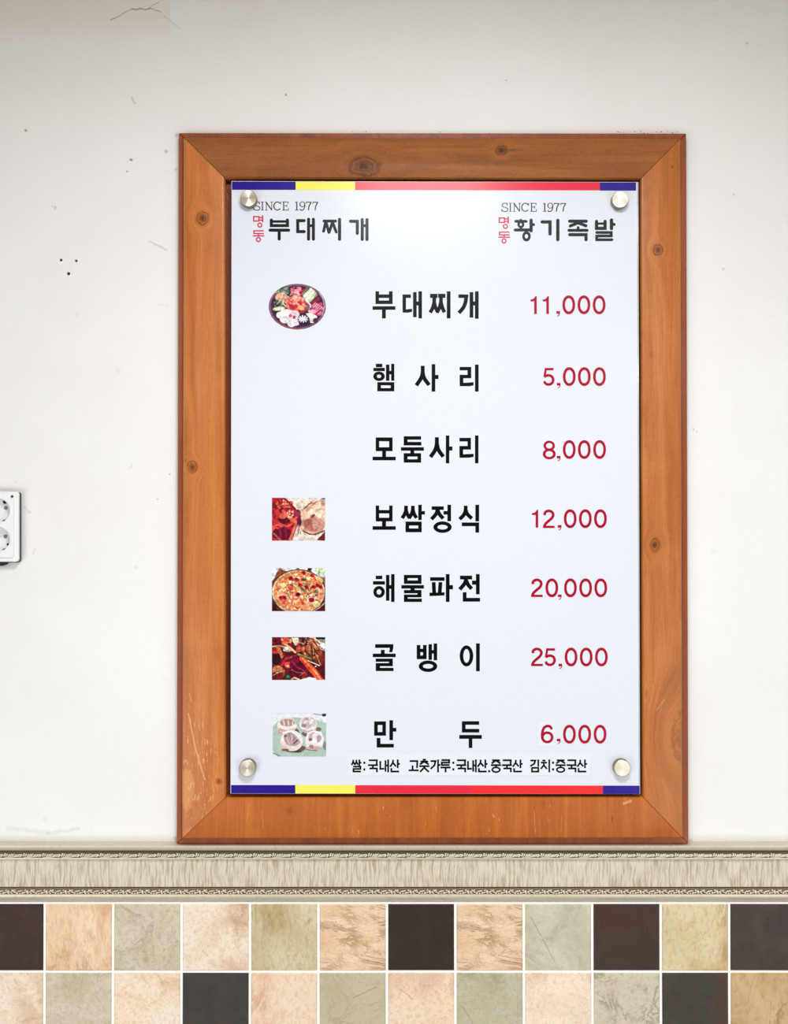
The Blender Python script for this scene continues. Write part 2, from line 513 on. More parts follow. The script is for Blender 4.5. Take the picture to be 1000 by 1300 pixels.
strip('fillet', [(1088.8, 11), (1089.2, 13), (1090.6, 13), (1091.4, 10)], CHAMP)
strip('frieze_panel', [(1091.2, 9), (1108, 9.6), (1125.8, 9)], VINYL)
strip('groove', [(1125.6, 8), (1127.4, 8)], DARKP)
strip('carved_bed', [(1127.2, 9), (1128.2, 9), (1129.6, 10.6), (1132.6,10.6), (1135.3, 9)], BED)
strip('bottom_bead', [(1134.9, 10), (1135.5, 11.6), (1137.5, 12.6), (1139.8, 11.6), (1141.4, 9), (1142.8, 6.4)], CHAMP)

def leaf_mesh(kind):
    """one repeat of the carved twist: a long acanthus leaf with veins and a curl"""
    m = MB()
    L = 24 * S
    h = 3.1 * S
    rr_ = random.Random(11 + kind)
    if kind == 0:
        # a swept leaf: ribs fan out from a stem that runs along the lower edge
        m.ellipsoid((-L*0.05, -0.0016, -0.62*h), (L*0.50, 0.0018, h*0.20), 0.07, 10, 5)
        for k in range(8):
            t = -0.46 + k * 0.108
            ln = h * (0.62 + 0.38*math.sin(PI*(k+0.6)/8))
            m.ellipsoid((t*L, -0.0022, 0.05*h + 0.12*h*math.sin(k*2.1)), (ln*1.0, 0.0024, h*0.27), 1.10 - 0.075*k, 7, 4)
        m.ellipsoid((L*0.41, -0.0024, 0.18*h), (h*0.62, 0.0026, h*0.42), -0.5, 7, 5)
        m.ellipsoid((L*0.37, -0.0024, -0.42*h), (h*0.42, 0.0024, h*0.30), 0.4, 7, 4)
        m.ellipsoid((-L*0.44, -0.0020, 0.70*h), (h*0.55, 0.0020, h*0.20), 0.1, 6, 4)
    else:
        for k in range(9):
            t = -0.46 + k * 0.105
            m.ellipsoid((t*L, -0.0021, 0.42*h*math.sin(k*1.7)), (h*rr_.uniform(0.5, 0.85), 0.0022, h*0.22), rr_.uniform(-1.1, 1.1), 7, 4)
        for k in range(7):
            t = -0.42 + k * 0.14
            m.ellipsoid((t*L, -0.0021, rr_.choice((-0.62, 0.62))*h), (h*0.46, 0.0020, h*0.24), rr_.uniform(-0.4, 0.4), 6, 4)
        m.ellipsoid((L*0.40, -0.0024, 0.0), (h*0.48, 0.0026, h*0.5), 0, 7, 4)
    me = bpy.data.meshes.new('carved_leaf')
    me.from_pydata(m.v, [], m.f)
    b = bmesh.new(); b.from_mesh(me); bmesh.ops.remove_doubles(b, verts=b.verts, dist=1e-6)
    bmesh.ops.recalc_face_normals(b, faces=b.faces); b.to_mesh(me); b.free()
    for p_ in me.polygons: p_.use_smooth = True
    me.materials.append(CARVE)
    return me, m
LP = 24 * S
for kind, (py, d) in enumerate(((1085.3, 0.010), (1131.3, 0.009))):
    lm, raw = leaf_mesh(kind)
    z = P(500, py, d).z
    x = -0.50 * 1.3
    x = -27 * LP
    far = MB()
    for k in range(-60, 60):
        cx = k * LP + 0.004 + kind * 0.009
        if cx < WX0 + LP/2 or cx > WX1 - LP/2: continue
        if abs(cx) < 0.60:
            o = bpy.data.objects.new('carved_leaf', lm); sc.collection.objects.link(o)
            o.parent = trim; o.location = (cx, -d, z - trim.location.z)
        else:
            far.add([(v[0] + cx, v[1] - d, v[2] + z) for v in raw.v], raw.f)
    o = far.build('carved_leaves', CARVE, trim, smooth=True); o['kind'] = 'stuff'; o.name = 'carving'

# ------------------------------------------------------------------ wooden frame
def wood_mat(name, axis, dark, mid, light, knots=(), scratches=(), fleck=None, crackle=0.2, patches=(), seed=0, ro=0.30, coat=0.12):
    g = G(name)
    base = g.obj()
    p = flat(base, g)
    ps = g.vm('ADD', p, (seed * 1.7, 0, seed * 0.9))
    # knots bend the grain around them
    disp = None
    for (kx, kz, rx, rz, a) in knots:
        d = g.vm('SUBTRACT', p, (kx, 0, kz))
        dl = g.vm('LENGTH', g.vm('MULTIPLY', d, (1/rx, 0, 1/rz)))
        f = g.ss(dl, 3.0, 0.4)
        n = g.n.new('ShaderNodeVectorMath'); n.operation = 'SCALE'
        g.l.new(d, n.inputs[0]); g.l.new(g.m1('MULTIPLY', f, 1.3), n.inputs['Scale'])
        disp = n.outputs[0] if disp is None else g.vm('ADD', disp, n.outputs[0])
    q = ps if disp is None else g.vm('SUBTRACT', ps, disp)
    sc_ = (3.0, 0, 55.0) if axis == 'x' else (55.0, 0, 3.0)
    sf = (14.0, 0, 420.0) if axis == 'x' else (420.0, 0, 14.0)
    g1 = g.noise(g.vm('MULTIPLY', q, sc_), 1.0, 4, 0.6, 0.6)
    g2 = g.noise(g.vm('MULTIPLY', q, sf), 1.0, 3, 0.6)
    g3 = g.noise(ps, 14, 4, 0.6)
    col = g.ramp(g1, [(0.25, dark), (0.5, mid), (0.78, light)])
    col = g.mix(g.m1('MULTIPLY', g.ss(g2, 0.50, 0.68), 0.45), col, dark)
    col = g.mix(g.m1('MULTIPLY', g.ss(g3, 0.5, 0.75), 0.35), col, light)
    col = g.mix(g.m1('MULTIPLY', g.ss(g.noise(g.vm('MULTIPLY', ps, (1, 0, 0.6)), 230, 3, 0.7), 0.64, 0.74), 0.6), col, tuple(c*0.4 for c in dark[:3]) + (1,))
    mt_ = g.noise(g.vm('MULTIPLY', ps, (1.0, 0, 0.35) if axis == 'z' else (0.35, 0, 1.0)), 380, 4, 0.75)
    col = g.mix(g.m1('MULTIPLY', g.ss(mt_, 0.52, 0.68), 0.35), col, dark)
    col = g.mix(g.m1('MULTIPLY', g.ss(mt_, 0.46, 0.34), 0.30), col, light)
    kd = (dark[0]*0.36, dark[1]*0.30, dark[2]*0.30, 1)
    for (kx, kz, rx, rz, a) in knots:
        d = g.vm('SUBTRACT', g.vm('ADD', p, g.vm('MULTIPLY', g.vm('SUBTRACT', g.noise(p, 130, 2, color=True), (.5,.5,.5)), (rx*0.7, 0, rz*0.7))), (kx, 0, kz))
        dl = g.vm('LENGTH', g.vm('MULTIPLY', d, (1/rx, 0, 1/rz)))
        ring = g.m1('ADD', 0.5, g.m1('MULTIPLY', g.m1('SINE', g.m1('MULTIPLY', g.m1('ADD', dl, g.m1('MULTIPLY', g3, 0.8)), 17.0)), 0.5))
        m_ = g.m1('MULTIPLY', g.ss(dl, 1.25, 0.8), g.m1('ADD', 0.25, g.m1('MULTIPLY', ring, 0.55)))
        col = g.mix(g.m1('MULTIPLY', m_, a), col, kd)
        col = g.mix(g.m1('MULTIPLY', g.ss(dl, 0.42, 0.2), a), col, kd)
    for (ax, az, bx, bz, w_, a) in scratches:
        d = g.seg(p, (ax, 0, az), (bx, 0, bz))
        col = g.mix(g.m1('MULTIPLY', g.ss(d, w_, w_ * 0.4), a), col, lin(226, 168, 112))
    for (ax, az, rx, rz, a) in patches:
        d = g.vm('SUBTRACT', g.vm('ADD', p, g.vm('MULTIPLY', g.vm('SUBTRACT', g.noise(p, 200, 3, color=True), (.5,.5,.5)), (0.010, 0, 0.02))), (ax, 0, az))
        dl = g.vm('LENGTH', g.vm('MULTIPLY', d, (1/rx, 0, 1/rz)))
        col = g.mix(g.m1('MULTIPLY', g.ss(dl, 1.1, 0.8), a), col, lin(222, 154, 88))
    if fleck:
        (ax, az, rx, rz, th) = fleck
        d = g.vm('LENGTH', g.vm('MULTIPLY', g.vm('SUBTRACT', p, (ax, 0, az)), (1/rx, 0, 1/rz)))
        f = g.noise(g.vm('MULTIPLY', ps, (330, 0, 60)), 1.0, 3, 0.6)
        col = g.mix(g.m1('MULTIPLY', g.m1('MULTIPLY', g.ss(f, th, th + 0.05), g.ss(d, 1.1, 0.5)), 0.75), col, lin(230, 172, 118))
    cr = g.ss(g.noise(ps, 260, 4, 0.7, 1.5), 0.3, 0.7)
    h = g.m1('ADD', g.m1('MULTIPLY', cr, 0.6), g.m1('ADD', g.m1('MULTIPLY', g2, 0.3), g.m1('MULTIPLY', g3, 2.0)))
    g.bump(h, crackle, 0.0012)
    return g.fin(col, g.m1('ADD', ro, g.m1('MULTIPLY', g2, 0.15)), Specular_IOR_Level=0.28, Coat_Weight=coat, Coat_Roughness=0.22)

DB, DM = 0.013, 0.025             # depth of the backing board and of the moulding faces
fc = P(549, 1071)
frame = empty('wooden_frame', (fc.x, 0, fc.z))
tag(frame, 'orange-brown stained knotty wooden frame with mitred corners around the menu board', 'frame')
def fl(px, py, d=DM):
    q = P(px, py, d); return (q.x - frame.location.x, q.z - frame.location.z)
def kn(px, py, rx, ry, a=1.0):
    x, z = fl(px, py); return (x, z, rx * S, ry * S, a)
def scr(x0, y0, x1, y1, w_=0.8, a=0.6):
    return fl(x0, y0) + fl(x1, y1) + (w_ * S, a)
Dt, Mt, Lt = lin(126, 70, 28), lin(150, 88, 38), lin(176, 108, 54)
Db, Mb_, Lb = lin(168, 94, 40), lin(194, 114, 54), lin(214, 138, 74)
Dc, Mc, Lc = lin(160, 82, 26), lin(184, 98, 36), lin(204, 120, 52)
W_TOP = wood_mat('stained_pine_top', 'x', Dt, Mt, Lt, [kn(462, 211, 22, 14, 0.85), kn(636, 191, 8, 7, 0.95), kn(650, 191, 14, 2, .5)],
                 [], None, 0.5, seed=1, ro=0.42, coat=0.03)
W_LEFT = wood_mat('stained_pine_left', 'z', Db, Mb_, Lb, [kn(257, 277, 9, 10), kn(244, 593, 7, 8), kn(278, 992, 4, 4, 1), kn(236, 560, 2, 30, .3)],
                  [scr(239, 906, 248, 950, 1.2, 0.75), scr(248, 950, 260, 990, 1.2, 0.75), scr(240, 880, 243, 890, .9, .6)],
                  (fl(252, 985)[0], fl(252, 985)[1], 0.035, 0.12, 0.58), 0.22,
                  [fl(237, 1001) + (0.011, 0.032, 0.6)], seed=2)
W_RIGHT = wood_mat('stained_pine_right', 'z', lin(158, 88, 38), lin(186, 110, 52), lin(208, 134, 72),
                   [kn(835, 317, 7, 8, 1), kn(831, 692, 7, 9, 1), kn(872, 935, 22, 36, 0.5), kn(853, 212, 2, 2, .8), kn(826, 450, 2, 5, .5), kn(820, 880, 2, 6, .4)],
                   [scr(843, 888, 833, 902, .8, .4)], None, 0.22, seed=3)
W_BOT = wood_mat('stained_pine_bottom', 'z', Dc, Mc, Lc, [kn(368, 1029, 4, 5, .3), kn(777, 1040, 1.5, 4, .8), kn(690, 1020, 3, 9, .25)],
                 [scr(316, 1020, 313, 1042, .9, .25), scr(332, 1030, 334, 1052, .8, .25), scr(800, 1017, 792, 1020, 2.4, .65),
                  scr(678, 1030, 679, 1058, .7, .4), scr(625, 1034, 627, 1037, 1., .5), scr(713, 1035, 712, 1058, .6, .3)],
                 (fl(600, 1040)[0], fl(600, 1040)[1], 0.30, 0.05, 0.66), 0.22, seed=4)
W_BACK = wood_mat('stained_backing', 'z', lin(124, 60, 28), lin(150, 76, 36), lin(168, 92, 46), [], [], None, 0.3, seed=5)
W_DEEP = wood_mat('stained_inner', 'z', lin(106, 44, 22), lin(128, 56, 26), lin(150, 72, 36), [], [], None, 0.3, seed=6)

OUT = [(232.6, 173.6), (864.2, 175.0), (867.0, 1064.6), (230.6, 1065.4)]     # TL TR BR BL outer edge of the faces
INN = [(285.0, 226.0), (813.2, 227.0), (816.2, 1012.0), (286.0, 1012.8)]
def rail_piece(name, a, b, mat, gap=0.35):
    """a mitred moulding between corner a and corner b, with a sloping outer chamfer and a rounded inner lip"""
    oa, ob, ia, ib = OUT[a], OUT[b], INN[a], INN[b]
    import numpy as _n
    def lerp(p, q, t): return (p[0] + (q[0]-p[0])*t, p[1] + (q[1]-p[1])*t)
    prof = [(0.0, 0.0), (0.0, DM - 0.0032), (0.035, DM - 0.0006), (0.07, DM), (0.93, DM), (0.97, DM - 0.0008), (1.0, DM - 0.0035), (1.0, 0.001)]
    # small shrink along the length leaves an open mitre line
    du = _n.array(P(*ob)) - _n.array(P(*oa)); du = du / _n.linalg.norm(du)
    m = MB(); vs = []
    for (t, d) in prof:
        A = _n.array(P(*lerp(oa, ia, t), DM)); B = _n.array(P(*lerp(ob, ib, t), DM))
        A = A + du * gap * S; B = B - du * gap * S
        vs.append((A[0], -d, A[2])); vs.append((B[0], -d, B[2]))
    n = len(prof)
    fs = [(2*i, 2*i+1, 2*i+3, 2*i+2) for i in range(n-1)] + [tuple(2*i for i in range(n)), tuple(reversed([2*i+1 for i in range(n)])), (0, 2*n-2, 2*n-1, 1)]
    m.add(vs, fs)
    return autosmooth(m.build(name, mat, frame), 28)
rail_piece('rail', 0, 1, W_TOP)
rail_piece('stile', 1, 2, W_RIGHT)
rail_piece('rail', 2, 3, W_BOT)
rail_piece('stile', 3, 0, W_LEFT)
# backing boards: a wider, lower layer that shows as a lip outside and in the gap inside
def quad_board(name, pts, d0, d1, mat, bevel=0.0012):
    m = MB()
    q = [(P(*p_, d1).x, P(*p_, d1).z) for p_ in pts]
    m.prism(q, -d1, -d0)
    return m.build(name, mat, frame, bevel=bevel)
BO = [(226.6, 168.6), (871.0, 169.2), (873.8, 1071.6), (224.2, 1071.8)]
BI = [(262, 204), (838, 204), (840, 1034), (262, 1034)]
e_ = 0.25
quad_board('backing_board', [BO[0], (BO[1][0], BO[1][1]), (BI[1][0], BI[1][1]), BI[0]], 0.0005, DB, W_BACK)
quad_board('backing_board', [BO[3], BO[2], BI[2], BI[3]], 0.0005, DB, W_BACK)
quad_board('backing_board', [(BO[0][0], BO[0][1]+.3), BI[0], BI[3], (BO[3][0], BO[3][1]-.3)], 0.0005, DB - 0.0002, W_BACK)
quad_board('backing_board', [(BO[1][0], BO[1][1]+.3), BI[1], BI[2], (BO[2][0], BO[2][1]-.3)], 0.0005, DB - 0.0002, W_BACK)
quad_board('inner_panel', [(262.5, 204.5), (837.5, 204.5), (839.5, 1033.5), (262.5, 1033.5)], 0.0008, 0.0095, W_DEEP, 0)
# dust and paint crumbs along the top edge
DUST = plain('dust', lin(160, 130, 104), 0.9)
m = MB()
for k in range(26):
    px = random.uniform(228, 869) if k > 12 else random.uniform(780, 870)
    c = P(px, 168.9, 0.006)
    r = random.uniform(0.0004, 0.0010)
    m.ellipsoid((c.x, -random.uniform(0.003, 0.011), c.z + r*0.5), (r*1.2, r, r*0.8), random.uniform(-.5, .5), 6, 4)
o = m.build('dust', DUST, frame, smooth=True); o['kind'] = 'stuff'

# ------------------------------------------------------------------ menu board
BF, BK = 0.0270, 0.0225           # front and back of the sheet
bc = P(551, 1008.5, BF)
board = empty('menu_board', (bc.x, -BK, bc.z))
tag(board, 'white printed menu board with striped red, yellow and blue ends, held by four metal buttons', 'menu board')
GLOSS = dict(Coat_Weight=0.35, Coat_Roughness=0.24, Specular_IOR_Level=0.05)
WHITE = plain('board_white', lin(221, 226, 235), 0.5, **GLOSS)
BLACK = plain('print_black', lin(4, 4, 10), 0.5, **GLOSS)
NAVY = plain('print_navy', lin(8, 16, 26), 0.5, **GLOSS)
CRIM = plain('print_crimson', lin(168, 6, 44), 0.5, **GLOSS)
PINKR = plain('print_rose', lin(208, 44, 84), 0.5, **GLOSS)
THIN = plain('print_slate', lin(52, 52, 62), 0.5, **GLOSS)
BLUE = plain('print_blue', lin(38, 16, 138), 0.5, **GLOSS)
YELL = plain('print_yellow', lin(240, 234, 96), 0.5, **GLOSS)
RED1 = plain('print_red', lin(226, 44, 66), 0.5, **GLOSS)
RED2 = plain('print_scarlet', lin(240, 46, 50), 0.5, **GLOSS)
CLEAR = plain('acrylic_edge', lin(214, 222, 226), 0.12, Transmission_Weight=0.35, Specular_IOR_Level=0.6)

BC = [(293.8, 229.8), (810.2, 231.0), (812.4, 1008.2), (292.4, 1007.6)]
def quad_on_board(name, pts, y0, y1, mat, bevel=0):
    m = MB(); m.prism([(P(*p_, -y0).x, P(*p_, -y0).z) for p_ in pts], y0, y1)
    return m.build(name, mat, board, bevel=bevel)
quad_on_board('sheet', BC, -BF, -BK, WHITE, 0.0005)
def lip(a, b, t0, t1):      # point across the board's width at photo height fraction
    pass
def bx_left(y): t = (y - 229.8) / 778.0; return 293.8 - 1.4 * t
def bx_right(y): t = (y - 231.0) / 777.0; return 810.2 + 2.2 * t
YO = -BF - 0.00006
def band(name, x0, x1, ya, yb, mat):
    pts = [(x0 + 0, ya), (x1, ya + (x1-x0)*0.0015), (x1, yb + (x1-x0)*0.0015), (x0, yb)]
    m = MB(); q = [(P(*p_, -YO).x, P(*p_, -YO).z) for p_ in pts]
    m.prism(q, YO, -BF + 0.0002, True)
    o = m.build(name, mat, board)
    o['label'] = {'print_blue': 'deep blue printed band', 'print_yellow': 'yellow printed band', 'print_red': 'red printed band', 'print_scarlet': 'red printed band'}[mat.name]
    return o
yt = lambda x: 230.2 + (x - 294) * 0.0022
for (x0, x1, mt) in ((294.4, 375.2, BLUE), (375.2, 450.6, YELL), (450.6, 761.2, RED1), (761.2, 807.2, BLUE)):
    band('colour_band', x0, x1, yt(x0) + 0.3, yt(x0) + 10.8, mt)
yb = lambda x: 996.6 + (x - 293) * 0.0015
for (x0, x1, mt) in ((293.2, 374.8, BLUE), (374.8, 450.8, YELL), (450.8, 599, RED1), (599, 765, RED2), (765, 811.8, BLUE)):
    band('colour_band', x0, x1, yb(x0), yb(x0) + 10.6, mt)
quad_on_board('acrylic_edge', [(808.3, 231.6), (810.1, 231.6), (812.2, 996), (810.6, 996)], YO - 0.0002, -BF + 0.0002, CLEAR)

# ---- flat print built from strokes: every shape is a thin face lying on the sheet
FAT = 0.2      # ink gain of the print, in photograph pixels
class Ink:
    def __init__(s, depth=BF):
        s.m = MB(); s.k = 0; s.d = depth
    def poly(s, pts):
        s.k += 1
        d = s.d + 0.00008 + 0.000006 * (s.k % 60)
        q = [P(x, y, d) for x, y in pts]
        s.m.add(q, [tuple(range(len(q)))])
        return s
    def R(s, *a):
        for i in range(0, len(a), 4):
            x0, y0, x1, y1 = a[i:i+4]
            x0 -= FAT; y0 -= FAT; x1 += FAT; y1 += FAT
            s.poly([(x0, y0), (x0, y1), (x1, y1), (x1, y0)])
        return s
    def ring(s, cx, cy, rx, ry, ix, iy, a0=0.0, a1=360.0, n=36, sq=2.0):
        if rx > 3.75: rx += FAT; ry += FAT; ix = max(0.001, ix - FAT); iy = max(0.001, iy - FAT)
        s.k += 1
        d = s.d + 0.00008 + 0.000006 * (s.k % 60)
        vs = []
        for i in range(n + 1):
            a = math.radians(a0 + (a1 - a0) * i / n)
            c, q = math.cos(a), math.sin(a)
            e = 2.0 / sq
            c2 = math.copysign(abs(c) ** e, c); q2 = math.copysign(abs(q) ** e, q)
            vs.append(P(cx + rx*c2, cy - ry*q2, d)); vs.append(P(cx + ix*c2, cy - iy*q2, d))
        s.m.add(vs, [(2*i, 2*i+1, 2*i+3, 2*i+2) for i in range(n)])
        return s
    def O(s, cx, cy, r, w_, ry=None):
        ry = r if ry is None else ry
        return s.ring(cx, cy, r + w_/2, ry + w_/2, r - w_/2, ry - w_/2)
    def L(s, pts, w_, smooth=False, cap=False, dx=0.0, dy=0.0):
        pts = [(p_[0] + dx, p_[1] + dy) for p_ in pts]
        if smooth and len(pts) > 2:
            out = []
            q = [(2*pts[0][0]-pts[1][0], 2*pts[0][1]-pts[1][1])] + pts + [(2*pts[-1][0]-pts[-2][0], 2*pts[-1][1]-pts[-2][1])]
            for i in range(1, len(q)-2):
                for k in range(6):
                    t = k/6.0
                    out.append(tuple(0.5*((2*q[i][c]) + (-q[i-1][c]+q[i+1][c])*t + (2*q[i-1][c]-5*q[i][c]+4*q[i+1][c]-q[i+2][c])*t*t
                               + (-q[i-1][c]+3*q[i][c]-3*q[i+1][c]+q[i+2][c])*t**3) for c in (0, 1)))
            pts = out + [pts[-1]]
        s.k += 1
        d = s.d + 0.00008 + 0.000006 * (s.k % 60)
        n = len(pts); h = w_/2 + (FAT if w_ > 1.82 else 0.05); vs = []
        for i in range(n):
            def dirv(a, b):
                l = math.hypot(b[0]-a[0], b[1]-a[1]) or 1e-6
                return ((b[0]-a[0])/l, (b[1]-a[1])/l)
            d0 = dirv(pts[i-1], pts[i]) if i > 0 else dirv(pts[0], pts[1])
            d1 = dirv(pts[i], pts[i+1]) if i < n-1 else d0
            nx, ny = -(d0[1]+d1[1]), d0[0]+d1[0]
            l = math.hypot(nx, ny) or 1e-6
            nx, ny = nx/l, ny/l
            k = 1.0 / max(0.5, nx*(-d0[1]) + ny*d0[0])
            vs.append(P(pts[i][0]+nx*h*k, pts[i][1]+ny*h*k, d)); vs.append(P(pts[i][0]-nx*h*k, pts[i][1]-ny*h*k, d))
        s.m.add(vs, [(2*i, 2*i+1, 2*i+3, 2*i+2) for i in range(n-1)])
        if cap:
            for e in (pts[0], pts[-1]):
                s.ring(e[0], e[1], h, h, 0.001, 0.001, n=14)
        return s
    def Q(s, pts, w_=3.5, dx=0, dy=0):      # round-ended stroke
        return s.L(pts, w_, cap=True, dx=dx, dy=dy)
    def C(s, pts, w_=4.3):                  # smooth curve, square ends
        return s.L(pts, w_, smooth=True)
    def build(s, name, mat, label=None, parent=None):
        o = s.m.build(name, mat, parent or board, recalc=False)
        # all faces look towards the room
        b = bmesh.new(); b.from_mesh(o.data); b.normal_update()
        for f in b.faces:
            if f.normal.y > 0: f.normal_flip()
        b.to_mesh(o.data); b.free()
        if label: o['label'] = label
        return o

def box(i, x0, y0, x1, y1, a0, b0, a1, b1):
    """hollow rectangle, outer then inner corners"""
    return i.R(x0, y0, x1, b0, x0, b1, x1, y1, x0, b0, a0, b1, a1, b0, x1, b1)

# dish 1
i = Ink()
i.R(476.7,370,480.8,385.8, 493.8,370,498,385.8, 480.8,374,493.8,378, 480.8,381.7,493.8,385.8, 473,389,501.5,393.1, 485,393.1,489.4,404)
i.R(511,374,521.2,378, 511,378,515,393, 524.4,371,528.5,402.5, 531.2,370,535.3,404, 528.5,383,531.2,387.5)
i.poly([(511,392.7),(516,392.7),(523,391.8),(523,395.8),(518,396.9),(511,396.9)])
i.R(546,373.2,555,378, 556.2,373.2,565,378, 567.2,370,571.5,404)
i.C([(551.2,377),(550.9,384),(549,391),(545.9,396.8)],4.3).C([(551,384),(552.6,390),(556,396.8)],4.3)
i.C([(559.8,377),(559.4,384),(557.4,391),(554.4,396.8)],4.3).C([(559.7,384),(561.2,390),(563.9,396.5)],4.3)
i.R(582,374,594,378, 596.2,371,600.4,403, 603,370,607.2,404.4, 600.4,383,603,387.5)
i.C([(591.8,376),(590.6,384),(587.6,391),(582.3,397.3)],4.4)
i.build('dish_name', BLACK)
# dish 2
i = Ink()
i.R(477.2,462,485,466, 474,467.2,488.2,471, 490,463,494,483.2, 496.6,462,500.2,483.2, 494,471,496.6,475)
i.ring(481,477.7,7.1,5.8,3,2.4)
box(i,479,485.3,500.2,496.6,483.2,489,496,492.9)
i.build('dish_name', BLACK); i = Ink()
i.C([(536.4,464.3),(536.2,474),(533.8,481),(528.3,489.3)],4.6).C([(536.4,473),(538.6,480.5),(544.6,488.8)],4.6)
i.R(548,462.5,552.2,497, 552.2,476.2,556.3,481)
i.build('dish_name', BLACK); i = Ink()
i.R(583.5,466,597.8,470, 593.5,470,597.8,476, 583.5,476,597.8,480, 583.5,480,587.8,487, 603,463,607.2,497)
i.poly([(583.5,486),(590,486),(601,485.1),(601,489.3),(596,490.3),(583.5,490.3)])
i.build('dish_name', BLACK)
# dish 3
i = Ink()
box(i,477,555.5,498,572.6,481,560,494,568)
i.R(485.2,572.6,489.7,580, 473,580,502,584.2)
i.R(512.5,554,534.2,558, 512.5,558,517,561.2, 512.5,561.2,534.6,565.3, 509,568,537.7,572, 521,572,525.5,575.5)
box(i,512.5,575.5,534.2,587.1,517,579.5,530,583.2)
i.C([(554.4,555),(554.2,564),(551.8,572),(546.3,580.2)],4.6).C([(554.4,563),(556.7,571.5),(562.6,579.8)],4.6)
i.R(566,553,570,588, 570,567,574,571.8)
i.R(583.2,556,597.5,560.2, 593.5,560.2,597.5,566.4, 583.2,566.4,597.5,570.5, 583.2,570.5,587.5,578, 603,553,607,588)
i.poly([(583.2,576.7),(590,576.7),(601,576),(601,580),(595,581.1),(583.2,581.1)])
i.build('dish_name', BLACK)
# dish 4
i = Ink()
i.R(477,642,481,661.8, 494,642,498,661.8, 481,647.7,494,651.7, 481,657.4,494,661.8, 485,661.8,489.7,668.2, 473,668.2,502,672.4)
i.C([(515.3,642),(515,648),(513.3,653),(510.4,658)],4.3).C([(515.2,647),(516.8,652.5),(520.2,658)],4.3)
i.C([(524,642),(523.7,648),(522,653),(518.9,658)],4.3).C([(523.9,647),(525.5,652.5),(528.6,657.6)],4.3)
i.R(531,641,535,660, 535,649,539,653)
box(i,514.8,662.3,535,675.5,519,667,531,671)
i.R(548,643,563,647.1, 568,641,572.2,661.5, 563,649,568,653)
i.C([(555.5,645),(554.3,650.5),(551.8,654.5),(547.4,659.2)],4.4).C([(555.6,648),(557.8,653),(562.5,658.2)],4.4)
i.ring(561.6,669.2,11.4,7.1,6.7,3.2)
i.C([(591,642),(590.7,648.5),(588.4,653.8),(583.3,659.2)],4.4).C([(591,647.5),(593.2,652.8),(598.8,658.2)],4.4)
i.R(603.5,641,607.8,661.7, 586.2,663.5,607.8,667.8, 603.5,667.8,607.8,676)
i.build('dish_name', BLACK)
# dish 5
i = Ink()
i.R(477,731,485,735.1, 473.5,738,488.3,742, 490,730,494,762.5, 496.5,729,500.5,764, 494,743,496.5,747.4)
i.ring(481,751.5,7.1,7.3,3.2,3.6)
box(i,512.8,730,534.7,741,517,733.8,530.5,737)
i.R(509.5,743,537.8,747, 521.3,747,526,749.2, 512.8,749.2,534.7,753, 530,753,534.7,755, 512.8,755,534.7,758.1, 512.8,758.1,517.3,760.2, 512.8,760.2,535.2,764)
i.R(546,733,564,737.2, 566,729,570.3,764, 570.3,743,574.6,748)
i.L([(550.3,739),(551,753)],4.4).L([(559,739),(558,753)],4.4)
i.poly([(545,752.4),(545,756.8),(564,756),(564.2,752)])
i.R(584,731,599,735.4, 604.2,729,608.5,754.3, 599.2,737.3,604.2,742, 587.5,752,591.8,759.2, 587.5,759.2,609,763.6)
i.C([(591.5,733),(590.6,738.5),(588,743),(583.4,748.3)],4.5).C([(591.7,737),(594,742.2),(598.6,747.5)],4.5)
i.build('dish_name', BLACK)
# dish 6
i = Ink()
i.R(476.2,818,499,822.3, 483.5,825.2,488,830, 473.2,830,502,834.1)
i.poly([(494.8,822.2),(493.8,828),(497.9,828),(499.2,822.2)])
i.R(477,836.3,498.3,840, 493.8,840,498.3,842, 477,842,498.3,845.6, 477,845.6,482,848, 477,848,499.2,851.8)
i.build('dish_name', BLACK); i = Ink()
i.R(529,819,533.3,836.7, 537,819,541.2,836.7, 533.3,823.8,537,827.8, 533.3,832.3,537,836.7)
i.R(544,818,548,837.5, 550.5,817,554.6,838, 548,825.5,550.5,829.6)
i.ring(543.2,845.8,11.6,7.1,6.8,3.1)
i.build('dish_name', BLACK); i = Ink()
i.ring(592,832.7,8.4,13.2,4.2,9)
i.R(604.3,817,608.7,852)
i.build('dish_name', BLACK)
# dish 7
i = Ink()
box(i,475,916,489.6,933.8,479.2,920.2,485.4,929.6)
i.R(494.3,914.5,498.6,939.5, 498.6,924.2,502.8,928.6, 478.2,937,482.6,944.5, 478.2,944.5,499.6,948.8)
i.build('dish_name', BLACK); i = Ink()
i.R(586.3,915.8,607.9,920, 586.3,920,590.6,925.5, 586.3,925.5,608,929.8, 583,933.3,611.3,937.8, 595,937.8,599.2,949.4)
i.build('dish_name', BLACK)

